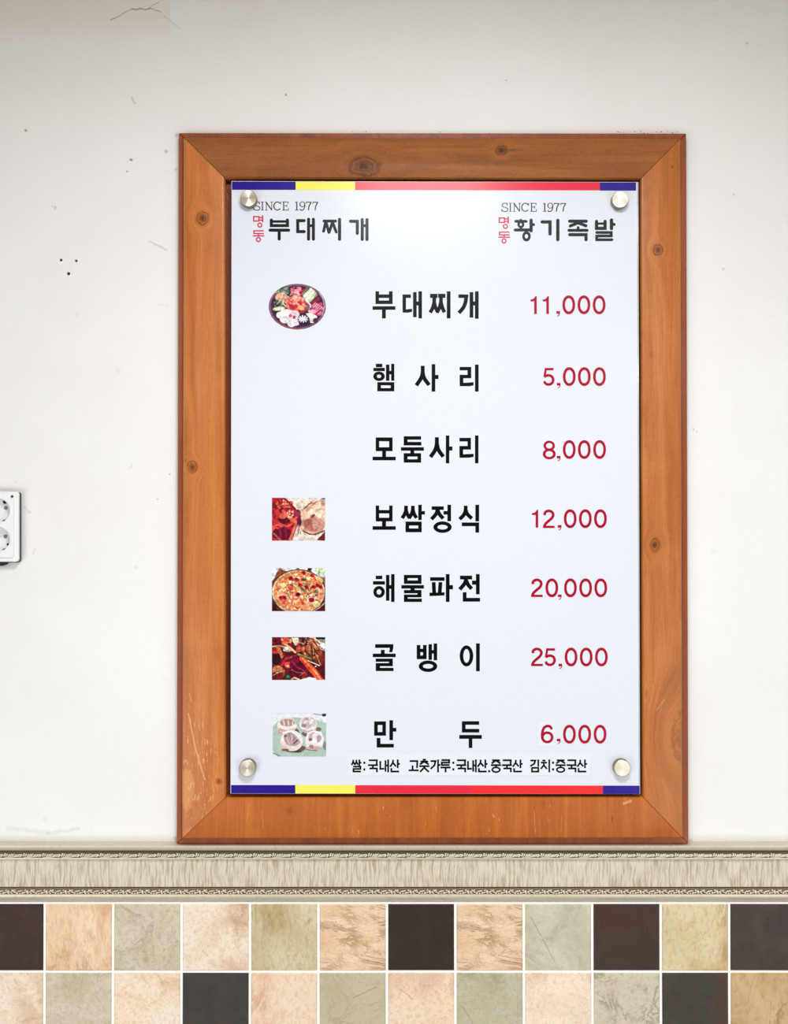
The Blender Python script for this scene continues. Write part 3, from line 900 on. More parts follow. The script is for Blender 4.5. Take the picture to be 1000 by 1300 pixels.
# prices
def d0(i, cx, cy): i.ring(cx, cy, 7.9, 11.8, 4.9, 8.5, sq=2.12)
def d1(i, x, y): i.poly([(x+a, y+b) for a, b in ((4.7,22.7),(8,22.7),(8,0),(6.2,0),(5.2,1.8),(3.4,3.6),(0,4.4),(0,6.6),(4.7,6.6))])
def d2(i, x, y):
    i.L([(x+a, y+b) for a, b in ((1.7,7.0),(3.0,3.2),(7.3,1.5),(11.4,3.2),(12.8,6.8),(11.0,10.8),(6.6,14.7),(2.9,18.2),(1.6,21.6))], 3.1, smooth=True)
    i.R(x, y+20.6, x+14.4, y+23.2)
def d5(i, x, y):
    i.R(x+2.2, y, x+13.1, y+2.7)
    i.poly([(x+2.2, y), (x+0.3, y+11.4), (x+3.3, y+11.2), (x+5.0, y)])
    i.L([(x+a, y+b) for a, b in ((1.6,11.3),(4.2,9.7),(7.3,9.2),(11.2,10.8),(12.8,15),(11.1,19.2),(7.1,20.9),(3.2,19.6),(1.4,16.6))], 3.0, smooth=True)
def d6(i, x, y):
    i.ring(x+8.2, y+15.9, 7.7, 7.4, 4.6, 4.5)
    i.L([(x+a, y+b) for a, b in ((14.0,5.8),(12.2,2.6),(8.6,1.5),(4.2,3.6),(2.2,8.8),(1.7,13.4),(2.3,17.4))], 3.0, smooth=True)
def d8(i, cx, cy):
    i.ring(cx, cy-5.3, 7.1, 6.3, 4.3, 3.7); i.ring(cx, cy+5.2, 8.1, 6.6, 4.9, 3.9)
def cm(i, x, y):
    i.R(x, y, x+4.3, y+3); i.L([(x+3.9, y+2.6), (x+3.5, y+4.6), (x+1.0, y+6.4)], 1.0)
i = Ink(); d1(i,673.2,376); d1(i,688.6,376); cm(i,706.2,395.2)
for c in (721.8,741,760.3): d0(i,c,387)
i.build('price', CRIM)
i = Ink(); d5(i,689.2,467.3); cm(i,706.8,486.3)
for c in (722.4,741.5,760.7): d0(i,c,478.1)
i.build('price', CRIM)
i = Ink(); d8(i,697,571.2); cm(i,706.8,578.9)
for c in (722.4,741.5,760.9): d0(i,c,570.7)
i.build('price', CRIM)
i = Ink(); d1(i,675,647.2); d2(i,689.2,647); cm(i,708,666.8)
for c in (723.6,742.8,762): d0(i,c,658.5)
i.build('price', CRIM)
i = Ink(); d2(i,674.1,734.6); cm(i,708.2,754.9)
for c in (700.3,723.9,743.2,762.4): d0(i,c,746.3)
i.build('price', CRIM)
i = Ink(); d2(i,674.2,822.3); d5(i,691,823.2); cm(i,709,842.8)
for c in (724.7,743.9,763.2): d0(i,c,834.1)
i.build('price', CRIM)
i = Ink(); cm(i,706.8,938)
for c in (722.6,742,761.5): d0(i,c,932.1)
i.build('price', CRIM)
STK = plain('sticker_white', lin(226, 231, 240), 0.45, Coat_Weight=0.6, Coat_Roughness=0.2)
def sticker(x0, y0, x1, y1):
    m = MB(); q = [(P(*p_, BF+0.0004).x, P(*p_, BF+0.0004).z) for p_ in ((x0,y0),(x1,y0),(x1,y1),(x0,y1))]
    m.prism(q, -BF-0.0004, -BF+0.0001)
    return m.build('sticker', STK, board)
st6 = sticker(683.2, 917.2, 704.6, 947.2)
st6['label'] = 'small square sticker carrying the red digit 6'
i = Ink(BF + 0.0004); d6(i, 686.3, 920.2)
i.build('digit', CRIM, parent=st6)

# headings
def since(dx, dy, mat, name):
    i = Ink()
    L = lambda pts, w_=0.9, sm=False: i.L(pts, w_, smooth=sm, dx=dx, dy=dy)
    s0 = [(7.8,3.0),(7.0,1.0),(4.4,0.3),(1.7,1.2),(1.0,3.1),(2.5,4.9),(5.5,5.8),(8,7.2),(8.3,9),(6.6,10.6),(3.9,10.9),(1.4,9.9),(0.4,7.8)]
    L([(321.5+a, 256+b) for a, b in s0], 1.0, True); L([(329.3,256),(329.3,259)],.6); L([(321.9,263.7),(321.9,267)],.6)
    L([(333,256.2),(333,266.8)],1.3); L([(331.2,256.4),(334.9,256.4)],.6); L([(331.2,266.7),(334.9,266.7)],.6)
    L([(338,256.3),(338,266.8)],.8); L([(337.6,256.4),(344.9,266.8)],1.4); L([(344.9,256.3),(344.9,266.8)],.8)
    L([(336.2,256.4),(338.6,256.4)],.6); L([(336.3,266.7),(339.8,266.7)],.6); L([(343.2,256.4),(346.6,256.4)],.6)
    i.ring(352+dx,261.5+dy,5,5.5,3.9,4.7,38,322); L([(356.2,256),(356.2,259.6)],.7)
    L([(360,256.3),(360,266.8)],1.3); L([(358.4,256.4),(365.8,256.4)],.8); L([(360,261.2),(364,261.2)],.8); L([(358.4,266.7),(366.1,266.7)],.8)
    L([(365.6,256),(365.6,258.7)],.7); L([(366,264),(366,267)],.7); L([(364,259.6),(364,262.8)],.7)
    L([(376.7,256),(376.7,266.8)],1.4); L([(374.6,257.3),(376.7,256.4)],.8); L([(374.6,266.7),(378.9,266.7)],.7)
    i.ring(383.7+dx,259.4+dy,3.7,3.6,2.4,2.8); L([(386.9,259.4),(386.7,263),(384.6,266.4),(381.4,266.6),(380.9,265)],1.1,True)
    for k in (0, 8.5):
        L([(388.4+k,256.7),(395.1+k,256.7)],1.0); L([(388.6+k,256.3),(388.5+k,258.6)],.7); L([(394.9+k,256.8),(392.3+k,261.5),(391.4+k,266.9)],1.3,True)
    return i.build('slogan', mat)
since(0, 0, THIN, 'left'); since(314.6, 1.6, THIN, 'right')
def md_(dx, dy):
    i = Ink()
    i.L([(321.9,275),(328.6,275),(328.6,280.6),(321.9,280.6),(321.9,274.3)],1.6,dx=dx,dy=dy)
    i.L([(333.2,273.3),(333.2,282)],1.8,dx=dx,dy=dy); i.L([(329,276.2),(333,276.2)],1.4,dx=dx,dy=dy); i.L([(329,279.4),(333,279.4)],1.4,dx=dx,dy=dy)
    i.O(329.7+dx,285.7+dy,2.5,1.6,2.5)
    i.L([(334.7,293),(322.2,293),(322.2,296.5),(334.9,296.5)],1.5,dx=dx,dy=dy); i.L([(328.1,296.5),(328.1,299)],1.6,dx=dx,dy=dy)
    i.L([(320.7,299.4),(335.4,299.4)],1.5,dx=dx,dy=dy); i.O(327.9+dx,304.1+dy,2.5,1.6,2.6)
    return i.build('heading', PINKR)
md_(0, 0); md_(311.7, 1.7)
i = Ink(); Q = i.Q
Q([(344.3,279.3),(344.3,286.4),(364.8,286.4),(364.8,279.3)]); Q([(344.3,281.2),(364.8,281.2)],2.8); Q([(342.8,292.2),(366.2,292.2)],3.6); Q([(354.3,293),(354.3,303.4)],3.5)
Q([(386,280.1),(377.8,280.1),(377.8,294),(386,294)]); Q([(391.6,278.3),(391.6,303.6)]); Q([(397.7,278.3),(397.7,303.6)]); Q([(391.6,286.5),(397.7,286.5)],3)
Q([(411.2,280.6),(425.8,280.6)],3.3); Q([(413.4,281.5),(410.6,293.6)],3.1); Q([(413.8,282),(417.3,295)],3.1); Q([(422,282),(417.6,295)],3.1); Q([(422.2,282.5),(426.7,294.6)],3.1); Q([(430.9,278.6),(430.9,303.6)],3.6)
Q([(444.8,280.9),(453.4,280.9),(453.4,296.2)],3.5); Q([(459.7,278.8),(459.7,303.9)]); Q([(465.7,278.8),(465.7,303.9)]); Q([(459.7,286.5),(465.7,286.5)],3)
i.build('heading', NAVY)
i = Ink(); Q = i.Q
Q([(654.6,281),(667.6,281)],3.2); i.O(661,284.9,2.9,2.6,3.2); Q([(661,279.6),(661,280.5)],3); Q([(661,289),(661,291)],3); Q([(653.8,292),(673,291.8)],3.4)
Q([(674,279.6),(674,293)],3.7); Q([(674,285.1),(677.2,285.1)],3.3); i.ring(668.1,300,5.2,6.2,2.3,3.1)
Q([(688,281.7),(698,281.7),(698,297)],3.7); Q([(707.9,279.7),(707.9,304.2)],3.8)
Q([(722.9,280.8),(744,280.8)],3.6); Q([(733,283),(723.7,286.9)],3.4); Q([(734,283),(743.6,286.6)],3.4); Q([(733.7,289),(733.7,291.5)],3.2); Q([(722,292.4),(745.2,292.4)],3.3)
Q([(723,297.9),(743.7,297.9),(743.7,304.3)],3.6)
Q([(757,281),(757,289.9),(767.9,289.9),(767.9,281)],3.6); Q([(757,283.8),(768,283.8)],2.4); Q([(776,279.3),(776,290.2)],3.8); Q([(776,284.8),(779.3,284.8)],3.3)
Q([(757.2,295.1),(775.8,295.1),(775.8,299.4),(757.2,299.6),(757.2,304.3),(776.6,304.3)],3.0)
i.build('heading', NAVY)

# origin note on its own long sticker
sk = sticker(442.0, 957.6, 749.4, 984.6)
sk['label'] = 'long narrow sticker with one line of small black writing'
GL = {
 'ssal': [[(2.3,.3),(2.2,3),(.2,7.2)],[(2.3,3),(4.5,6.8)],[(6.3,.3),(6.2,3),(4.4,7)],[(6.3,3),(8.4,6.8)],[(10,0),(10,8)],[(10,4),(12.6,4)],[(2,9),(11.4,9),(11.4,12),(2.6,12),(2.6,15.3),(12,15.3)]],
 'guk': [[(1,1),(11.3,1),(10.9,6.5)],[(0,7.2),(12.6,7.2)],[(6.3,7.2),(6.3,11)],[(1.8,11.4),(11.3,11.4),(11.3,16.3)]],
 'nae': [[(1,2),(1,12),(6,11.6)],[(7.6,1),(7.6,15.5)],[(11,0),(11,16.3)],[(7.6,7.6),(11,7.6)]],
 'san': [[(4.4,.3),(4.2,4),(.6,9.3)],[(4.3,4.2),(8.1,8.8)],[(10.3,0),(10.3,11)],[(10.3,5.6),(13.1,5.6)],[(2.2,11),(2.2,15.3),(12,15.3)]],
 'go': [[(1.2,2),(11,2),(10.5,11)],[(5,7.5),(5,13.8)],[(0,13.8),(12.8,13.8)]],
 'chut': [[(4.4,.2),(8.6,.2)],[(1.5,2.6),(11.5,2.6)],[(6.5,2.6),(.9,6.2)],[(6.5,2.8),(12.1,6.2)],[(0,8.5),(13,8.5)],[(6.5,8.5),(6.5,10.5)],[(6.5,10.2),(1,15.8)],[(6.5,10.6),(12.2,15.8)]],
 'ga': [[(.5,2),(6.8,2),(5.4,7.5),(.5,12)],[(10,0),(10,16.3)],[(10,7),(13,7)]],
 'ru': [[(1.2,.8),(11,.8),(11,3.9),(1.6,3.9),(1.6,7),(11.5,7)],[(0,10.2),(12.8,10.2)],[(6.4,10),(6.4,16.3)]],
 'jung': [[(1.5,1),(11.5,1)],[(6.5,1),(.9,5)],[(6.5,1.4),(12.1,5)],[(0,7.2),(13,7.2)],[(6.5,7.2),(6.5,10)]],
 'gim': [[(.5,1.3),(6.8,1.3),(5.3,5.5),(.3,8.5)],[(10.5,0),(10.5,9)],[(2.5,10.6),(10.5,10.6),(10.5,15.4),(2.5,15.4),(2.5,9.9)]],
 'chi': [[(2.3,1.4),(6.2,1.4)],[(.4,4),(8.2,4)],[(4.3,4),(4,7.5),(.3,12)],[(4.2,7.3),(8.1,12)],[(11,0),(11,16.3)]],
}
line = [('ssal',446),('guk',467),('nae',481.6),('san',494.4),('go',518.6),('chut',532),('ga',545.9),('ru',559),('guk',579),('nae',592.9),('san',605.6),
        ('jung',623),('guk',637),('san',650.2),('gim',672.6),('chi',686),('jung',705),('guk',719),('san',732)]
i = Ink(BF + 0.0004)
for g_, x in line:
    for st in GL[g_]: i.L(st, 1.85, dx=x, dy=964.2)
    if g_ == 'jung': i.ring(x+6.5, 977.2, 5.7, 3.8, 3.9, 2.1)
for x in (462.3, 575.2, 701.8):
    i.R(x-1, 967.2, x+1.1, 969.6, x-1, 975.6, x+1.1, 978)
i.R(619.7, 978, 621.8, 980.3)
i.build('lettering', BLACK, parent=sk)

# ---- the little printed food pictures (flat print: coloured points on a fine grid)
def vcol_mat(name):
    g = G(name)
    a = g.n.new('ShaderNodeVertexColor'); a.layer_name = 'print'
    return g.fin(a.outputs['Color'], 0.5, **GLOSS)
PHOTO = vcol_mat('photo_print')
class Paint:
    """picture painted in the zoomed crop's own units"""
    def __init__(s, x0, y0, x1, y1, k, ox, oy, bgc, seed, res=2.1):
        s.x0, s.y0, s.x1, s.y1, s.k, s.ox, s.oy = x0, y0, x1, y1, k, ox, oy
        s.nx = int((x1-x0)*res); s.ny = int((y1-y0)*res)
        X, Y = np.meshgrid(np.linspace(x0, x1, s.nx+1), np.linspace(y0, y1, s.ny+1))
        s.X = (X-ox)*k; s.Y = (Y-oy)*k
        s.I = np.empty(X.shape + (3,)); s.I[:] = bgc
        s.r = np.random.RandomState(seed)
        s.aa = k/res*0.55
        s.grain = 0.17
    def _bl(s, sd, col, a=1.0):
        m = np.clip(0.5 - sd/(2*s.aa), 0, 1)[..., None]*a
        s.I = s.I*(1-m) + np.array(col)*m
    def E(s, x, y, rx, ry, col, rot=0, a=1.0):
        c, q = math.cos(math.radians(rot)), math.sin(math.radians(rot))
        u = ((s.X-x)*c + (s.Y-y)*q)/rx; v = (-(s.X-x)*q + (s.Y-y)*c)/ry
        d = np.sqrt(u*u+v*v)
        s._bl((d-1)*min(rx, ry), col, a); return s
    def L(s, pts, w_, col, a=1.0):
        D = np.full(s.X.shape, 1e9)
        for (ax, ay), (bx, by) in zip(pts[:-1], pts[1:]):
            dx, dy = bx-ax, by-ay; l2 = dx*dx+dy*dy or 1
            t = np.clip(((s.X-ax)*dx+(s.Y-ay)*dy)/l2, 0, 1)
            D = np.minimum(D, np.hypot(s.X-ax-t*dx, s.Y-ay-t*dy))
        s._bl(D-w_/2, col, a); return s
    def Pg(s, pts, col, a=1.0):
        ins = np.zeros(s.X.shape, bool); D = np.full(s.X.shape, 1e9)
        n = len(pts)
        for k in range(n):
            ax, ay = pts[k]; bx, by = pts[(k+1) % n]
            cnd = ((ay > s.Y) != (by > s.Y)) & (s.X < (bx-ax)*(s.Y-ay)/((by-ay) or 1e-9)+ax)
            ins ^= cnd
            dx, dy = bx-ax, by-ay; l2 = dx*dx+dy*dy or 1
            t = np.clip(((s.X-ax)*dx+(s.Y-ay)*dy)/l2, 0, 1)
            D = np.minimum(D, np.hypot(s.X-ax-t*dx, s.Y-ay-t*dy))
        s._bl(np.where(ins, -D, D), col, a); return s
    def scatter(s, n, cx, cy, rx, ry, cols, smin, smax, a=0.9, line=False, rot=None):
        for _ in range(n):
            t = s.r.rand()*2*PI; q = math.sqrt(s.r.rand())
            x, y = cx+rx*q*math.cos(t), cy+ry*q*math.sin(t)
            col = cols[s.r.randint(len(cols))]; z = s.r.uniform(smin, smax)
            ro = s.r.rand()*180 if rot is None else rot + s.r.uniform(-18, 18)
            if line:
                c_, q_ = math.cos(math.radians(ro)), math.sin(math.radians(ro))
                s.L([(x-c_*z*2, y-q_*z*2), (x+c_*z*2, y+q_*z*2)], z*0.7, col, a)
            else: s.E(x, y, z, z*s.r.uniform(0.5, 0.9), col, ro, a)
        return s
    def build(s, mask=None, label=None):
        d = BF + 0.00012
        nx, ny = s.nx, s.ny
        xs = np.linspace(s.x0, s.x1, nx+1); ys = np.linspace(s.y0, s.y1, ny+1)
        base = wloc(board)
        # the sheet is flat and nearly square-on: corner-exact bilinear placing
        vs = []
        for y in ys:
            A, B = P(s.x0, y, d), P(s.x1, y, d)
            for k in range(nx+1):
                t = k/nx; vs.append((A.x+(B.x-A.x)*t-base.x, -d-base.y, A.z+(B.z-A.z)*t-base.z))
        fs = []
        for j in range(ny):
            for k in range(nx):
                if mask is not None and not mask((xs[k]+xs[k+1])/2, (ys[j]+ys[j+1])/2): continue
                a = j*(nx+1)+k; fs.append((a, a+nx+1, a+nx+2, a+1))
        used = sorted({q for f in fs for q in f}); mp = {q: n for n, q in enumerate(used)}
        me = bpy.data.meshes.new('food_picture')
        me.from_pydata([vs[q] for q in used], [], [tuple(mp[q] for q in f) for f in fs])
        def sm(cell):
            hgt, wid = s.X.shape
            gy, gx = hgt//cell + 3, wid//cell + 3
            R0 = s.r.rand(gy, gx)*2 - 1
            yy, xx = np.arange(hgt)/cell, np.arange(wid)/cell
            iy_, ix_ = yy.astype(int), xx.astype(int)
            fy, fx = (yy-iy_)[:, None], (xx-ix_)[None, :]
            return (R0[iy_][:, ix_]*(1-fy)*(1-fx) + R0[iy_+1][:, ix_]*fy*(1-fx) + R0[iy_][:, ix_+1]*(1-fy)*fx + R0[iy_+1][:, ix_+1]*fy*fx)
        nz = 0.55*sm(2) + 0.7*sm(4) + 0.45*sm(9)
        s.I = s.I*(1 + s.grain*nz[..., None]) - 10*s.grain
        s.I[..., 0] += 26*s.grain*sm(5); s.I[..., 2] -= 22*s.grain*sm(5)
        C = np.clip(s.I, 0, 255)/255.0
        C = np.where(C <= 0.04045, C/12.92, ((C+0.055)/1.055)**2.4).reshape(-1, 3)[used]
        at = me.color_attributes.new('print', 'FLOAT_COLOR', 'POINT')
        at.data.foreach_set('color', np.c_[C, np.ones(len(C))].astype(np.float32).ravel())
        me.materials.append(PHOTO)
        o = bpy.data.objects.new('food_picture', me); sc.collection.objects.link(o); o.parent = board
        if label: o['label'] = label
        return o
# 1: oval plate of sliced vegetables and meat
p = Paint(340.6, 360, 414, 418.6, 10, 330, 350, (236,240,250), 3)
p.E(473,393,362,290,(96,58,78)).E(473,391,352,280,(140,98,124)).E(473,393,338,268,(74,42,62)).E(478,395,322,252,(58,34,56))
p.L([(735,180),(800,290),(818,390),(790,500)],16,(186,150,176)).L([(200,560),(300,640),(420,672),(560,668)],10,(150,62,84)).L([(130,470),(180,560),(260,620)],8,(120,80,104))
p.E(300,195,70,55,(92,120,104)).scatter(26,290,195,85,60,[(150,176,158),(70,92,78),(190,204,190),(60,70,60)],8,20)
p.E(265,265,75,52,(226,176,150),-15).E(330,300,60,50,(214,148,128)).scatter(14,270,270,60,40,[(240,200,176),(200,140,118)],10,20)
p.scatter(26,235,360,60,50,[(110,140,100),(180,200,160),(66,84,60),(220,226,200)],7,16)
p.E(240,418,80,26,(206,220,176),-6).E(240,418,60,12,(232,238,214),-6)
p.scatter(50,455,200,85,55,[(238,160,168),(224,124,138),(250,192,196),(206,96,118)],12,22)
p.Pg([(490,215),(560,160),(585,190),(520,250)],(188,28,74)).L([(540,235),(600,160)],20,(110,150,84))
p.Pg([(540,255),(640,150),(720,220),(640,340),(580,320)],(222,228,206)).L([(560,270),(650,165)],12,(246,248,236)).L([(590,300),(690,190)],12,(250,250,240)).L([(620,320),(705,215)],10,(186,200,150)).L([(575,285),(670,175)],5,(176,190,150)).L([(640,330),(725,240)],14,(150,168,110))
p.Pg([(640,350),(740,270),(760,300),(670,380)],(168,20,64))
p.Pg([(630,470),(680,350),(790,340),(800,440),(760,510),(700,500)],(196,64,104))
for k in range(6): p.L([(650+k*26,395+k*8),(705+k*20,345+k*12)],7,(250,226,232))
for k in range(5): p.L([(660+k*26,470+k*6),(720+k*18,420+k*12)],6,(246,214,222))
p.E(660,460,45,28,(238,170,188),-30).L([(700,495),(780,430)],12,(150,20,66))
p.E(460,360,135,110,(222,112,98)).scatter(95,460,360,125,100,[(244,150,130),(206,72,70),(250,190,166),(186,44,56),(238,120,96),(250,214,196)],10,26)
p.E(400,400,40,26,(180,40,56),40).E(540,440,60,30,(160,48,52),-30).E(520,410,45,26,(236,176,120),20).L([(300,300),(290,350),(330,395)],14,(242,220,212)).L([(580,310),(640,370),(620,450)],20,(240,226,222))
p.E(610,405,28,40,(150,100,120),0,.8)
p.E(250,500,45,42,(242,236,242)).E(310,545,60,60,(234,224,234)).E(400,590,58,62,(240,232,240)).E(330,470,80,45,(246,240,244)).E(400,500,75,60,(238,228,236)).E(460,570,50,65,(230,220,230)).E(440,490,60,45,(226,206,216))
for (a,b,c_,d_) in ((245,520,290,570),(300,540,330,610),(370,560,400,640),(430,560,450,640)): p.L([(a,b),(c_,d_)],6,(206,192,208))
p.E(385,508,18,20,(190,30,50)).E(432,528,18,22,(182,28,52)).E(386,508,6,8,(226,130,140)).E(432,528,6,8,(226,130,140))
p.E(545,555,70,55,(82,52,84)).E(550,600,60,30,(48,26,48))
for a in range(0,180,36): p.L([(545-58*math.cos(math.radians(a+12)),550-42*math.sin(math.radians(a+12))),(545+58*math.cos(math.radians(a+12)),550+42*math.sin(math.radians(a+12)))],14,(242,240,246))
p.Pg([(580,480),(640,470),(720,510),(725,535),(690,540),(680,600),(640,600),(625,540)],(238,236,226)).L([(600,490),(660,590)],7,(206,206,190)).L([(620,480),(700,530)],7,(250,250,244)).E(700,570,30,30,(70,40,66))
p.build(lambda x, y: ((x-377.3)/36.4)**2 + ((y-389.3)/29.1)**2 < 1, 'oval printed picture of a dark plate with radishes and meat')
# 2: red kimchi beside sliced pork
K = 1000/90.0
p = Paint(345.1, 631.9, 412.7, 686.4, K, 335, 620, (226,212,200), 5); p.grain = 0.2
p.Pg([(110,130),(290,130),(450,290),(530,400),(470,500),(380,740),(110,740)],(170,32,40))
p.scatter(120,260,420,190,260,[(196,60,50),(140,14,34),(216,92,72),(120,10,40),(178,30,46)],16,46,.85,rot=55)
p.E(290,440,90,60,(92,10,34)).E(270,640,130,80,(104,12,40)).E(170,640,50,70,(90,12,30)).E(260,400,50,30,(226,96,80))
p.L([(160,520),(230,510),(330,535),(400,500)],26,(216,80,76)).L([(270,320),(340,400),(450,480)],40,(222,104,84)).L([(160,330),(200,300),(180,420),(140,520)],30,(198,52,52))
p.L([(460,480),(420,590),(370,720)],38,(224,116,84)).L([(470,500),(440,600),(390,730)],10,(120,20,24)).L([(220,560),(240,700)],26,(150,26,60)).L([(300,560),(320,720)],24,(130,20,60)).L([(140,640),(240,735)],26,(176,140,140),.6)
p.scatter(60,280,230,120,60,[(252,222,190),(236,150,120),(110,16,24),(220,90,70)],6,13).scatter(22,370,360,50,60,[(252,226,180),(240,180,140)],8,14)
p.E(150,250,40,30,(120,20,34)).L([(300,150),(440,290)],26,(128,20,30))
p.E(470,350,50,55,(140,50,74),30).E(500,480,34,70,(96,24,50)).L([(490,520),(480,640)],18,(160,110,100)).L([(520,540),(580,650)],26,(190,150,132)).L([(500,560),(520,640)],8,(110,70,70))
p.E(690,520,165,130,(204,146,130)).E(690,510,110,95,(190,122,108)).E(620,500,60,70,(164,100,86),20).E(760,500,80,80,(206,150,134)).L([(560,600),(640,645),(720,650),(850,600)],20,(100,56,48)).L([(540,540),(580,600),(690,635)],14,(226,184,168))
p.L([(670,420),(650,500),(690,570),(640,600)],7,(158,96,84)).L([(730,430),(790,500),(740,580)],7,(166,104,90))
p.Pg([(530,370),(600,260),(720,180),(860,150),(860,500),(800,420),(700,380),(640,420),(540,450)],(222,184,158))
p.scatter(60,740,280,140,110,[(238,210,186),(206,160,132),(246,226,204),(190,140,112),(226,186,160)],14,34,.7)
p.L([(560,290),(640,220),(680,200)],16,(140,80,56)).L([(690,220),(740,190)],14,(150,90,62)).E(690,390,40,18,(130,66,50),-35).E(490,240,38,40,(206,180,164)).E(540,320,30,26,(214,160,130)).E(480,320,26,12,(70,40,44),20)
p.E(660,330,44,34,(240,214,196)).E(800,370,60,60,(240,214,190),0,.8)
p.Pg([(740,730),(860,610),(860,740)],(110,28,24)).E(840,145,30,10,(70,70,96))
p.build(None, 'printed picture of red kimchi beside sliced pork')
# 3: seafood pancake
p = Paint(345.1, 721.1, 412.7, 775.9, K, 335, 712, (150,92,64), 6); p.grain = 0.3
p.scatter(40,200,230,120,120,[(128,66,44),(166,104,70),(110,52,36)],20,40,.6,line=True,rot=-30)
p.Pg([(110,100),(225,100),(180,160),(150,240),(110,290)],(214,226,238)).E(350,100,110,48,(226,224,232)).E(560,105,60,34,(218,220,230)).E(640,120,26,20,(50,30,40)).E(820,140,150,90,(206,214,228)).E(810,140,90,56,(208,220,176)).scatter(30,800,140,70,34,[(150,170,110),(230,236,210)],6,14)
p.E(485,450,390,330,(66,34,32)).E(485,440,372,306,(220,184,140)).E(490,440,350,292,(204,130,84))
p.Pg([(110,560),(190,680),(300,712),(110,712)],(64,12,22)).Pg([(860,560),(790,650),(700,712),(860,712)],(84,16,26)).L([(130,500),(200,620),(320,700)],12,(206,160,150)).L([(860,590),(790,655),(700,710)],10,(226,206,196))
p.scatter(420,490,440,325,262,[(238,170,116),(226,96,66),(246,206,150),(206,66,48),(244,222,178),(190,70,54),(240,150,96),(252,226,190),(214,120,78)],13,34,.9)
p.scatter(60,500,440,300,240,[(120,120,70),(150,150,96),(80,84,50),(180,180,120)],8,16,.85)
p.scatter(40,610,440,150,120,[(150,150,110),(96,96,66),(200,196,160),(70,60,50)],10,22,.9)
for (x,y) in ((380,250),(460,265),(560,170),(680,210),(760,350),(600,375),(510,340),(240,520),(290,520),(470,650),(700,370),(800,370),(480,480)): p.E(x,y,34,26,(176,30,40),20).E(x-6,y-6,14,9,(96,8,26))
p.L([(410,530),(460,545),(510,490)],24,(226,96,88)).E(665,555,56,44,(244,226,220)).E(670,552,42,36,(156,16,44)).E(480,470,30,26,(60,14,30)).E(780,260,60,30,(234,204,130),40).E(270,340,50,34,(240,214,140)).E(740,610,56,44,(240,214,150)).L([(215,480),(300,470),(330,520)],14,(246,186,160)).L([(180,500),(230,575),(300,560)],14,(238,140,110)).L([(330,540),(360,640)],26,(232,150,90)).L([(390,570),(400,660)],26,(236,120,90))
p.E(480,620,50,40,(238,140,90)).E(590,640,46,34,(236,140,100)).E(800,490,40,50,(230,150,120)).E(560,265,40,22,(70,66,40)).E(545,400,40,20,(90,84,60),40)
p.build(None, 'printed picture of a round seafood pancake')
# 4: dark spicy whelk salad with an orange carrot stick
p = Paint(345.1, 808.9, 412.7, 863.2, K, 335, 800, (84,18,28), 8); p.grain = 0.3
p.scatter(130,420,420,330,300,[(110,14,34),(70,8,26),(140,34,36),(50,8,20),(96,20,40)],26,60,.8)
p.Pg([(640,100),(860,100),(860,700),(840,700),(640,660),(540,690),(500,705),(860,705),(860,300),(780,260)],(232,238,238)).Pg([(720,100),(860,100),(860,190),(760,150)],(156,148,118)).Pg([(730,100),(860,100),(860,130),(740,130)],(20,22,24)).L([(740,200),(860,240)],22,(244,246,244)).L([(760,230),(860,290)],10,(150,160,150))
p.Pg([(520,110),(700,110),(780,250),(860,330),(850,440),(800,490),(690,440),(560,340)],(110,40,34))
p.scatter(90,680,280,140,150,[(190,104,70),(120,34,34),(216,150,110),(80,14,22),(170,70,40),(150,130,60)],10,26,.9,rot=60)
p.E(570,170,70,50,(70,24,34)).scatter(30,570,160,70,50,[(190,150,140),(60,16,26),(140,80,80)],8,18)
p.Pg([(110,160),(230,100),(200,190),(120,200)],(120,20,40)).scatter(20,170,140,50,30,[(150,40,60),(90,10,30)],10,20)
p.Pg([(240,180),(290,110),(400,110),(380,160),(330,200),(260,210)],(214,96,60)).scatter(20,310,150,70,40,[(240,176,140),(190,40,30),(232,120,80)],10,24)
p.Pg([(390,105),(490,105),(495,180),(450,220),(410,170)],(232,220,176)).L([(430,120),(440,200)],24,(250,244,220)).Pg([(470,180),(530,240),(515,310),(460,310)],(190,60,50)).E(490,270,40,40,(216,90,70))
p.L([(120,230),(230,220),(300,240),(380,280)],22,(216,170,130)).L([(290,190),(370,250),(440,310)],34,(236,150,104)).L([(330,210),(440,310)],12,(250,206,160)).L([(200,240),(245,370)],52,(190,110,74)).E(330,270,60,34,(226,222,196)).scatter(14,330,275,50,30,[(250,250,236),(150,140,110)],8,14)
p.E(170,400,64,90,(40,8,26)).E(150,310,60,24,(186,40,46)).L([(250,490),(310,400),(440,370)],34,(176,40,56)).E(410,390,34,22,(244,170,150)).E(340,490,54,44,(224,76,56)).E(330,505,22,14,(252,220,190)).E(430,470,70,110,(110,10,46)).E(500,560,90,110,(84,10,36),30).L([(400,440),(460,520),(560,570),(590,620)],10,(176,50,74)).L([(390,560),(470,600),(580,600),(500,640)],8,(196,110,110))
p.E(200,600,95,100,(150,70,40)).E(190,560,70,60,(206,130,76)).E(190,640,80,60,(110,24,20)).L([(130,640),(200,600),(290,570)],7,(240,190,140)).E(180,600,12,8,(255,250,230)).E(205,595,9,7,(255,250,230)).E(335,660,38,34,(46,84,52)).E(340,655,14,14,(120,170,110)).L([(380,700),(430,670),(500,700)],24,(230,170,150)).E(350,700,40,12,(20,30,20))
p.L([(480,340),(660,410)],34,(92,100,44)).L([(480,335),(650,395)],9,(176,180,110)).Pg([(610,420),(690,440),(830,540),(770,575),(720,540)],(70,10,30)).L([(620,430),(780,500)],12,(236,238,230)).E(730,510,10,8,(250,250,250))
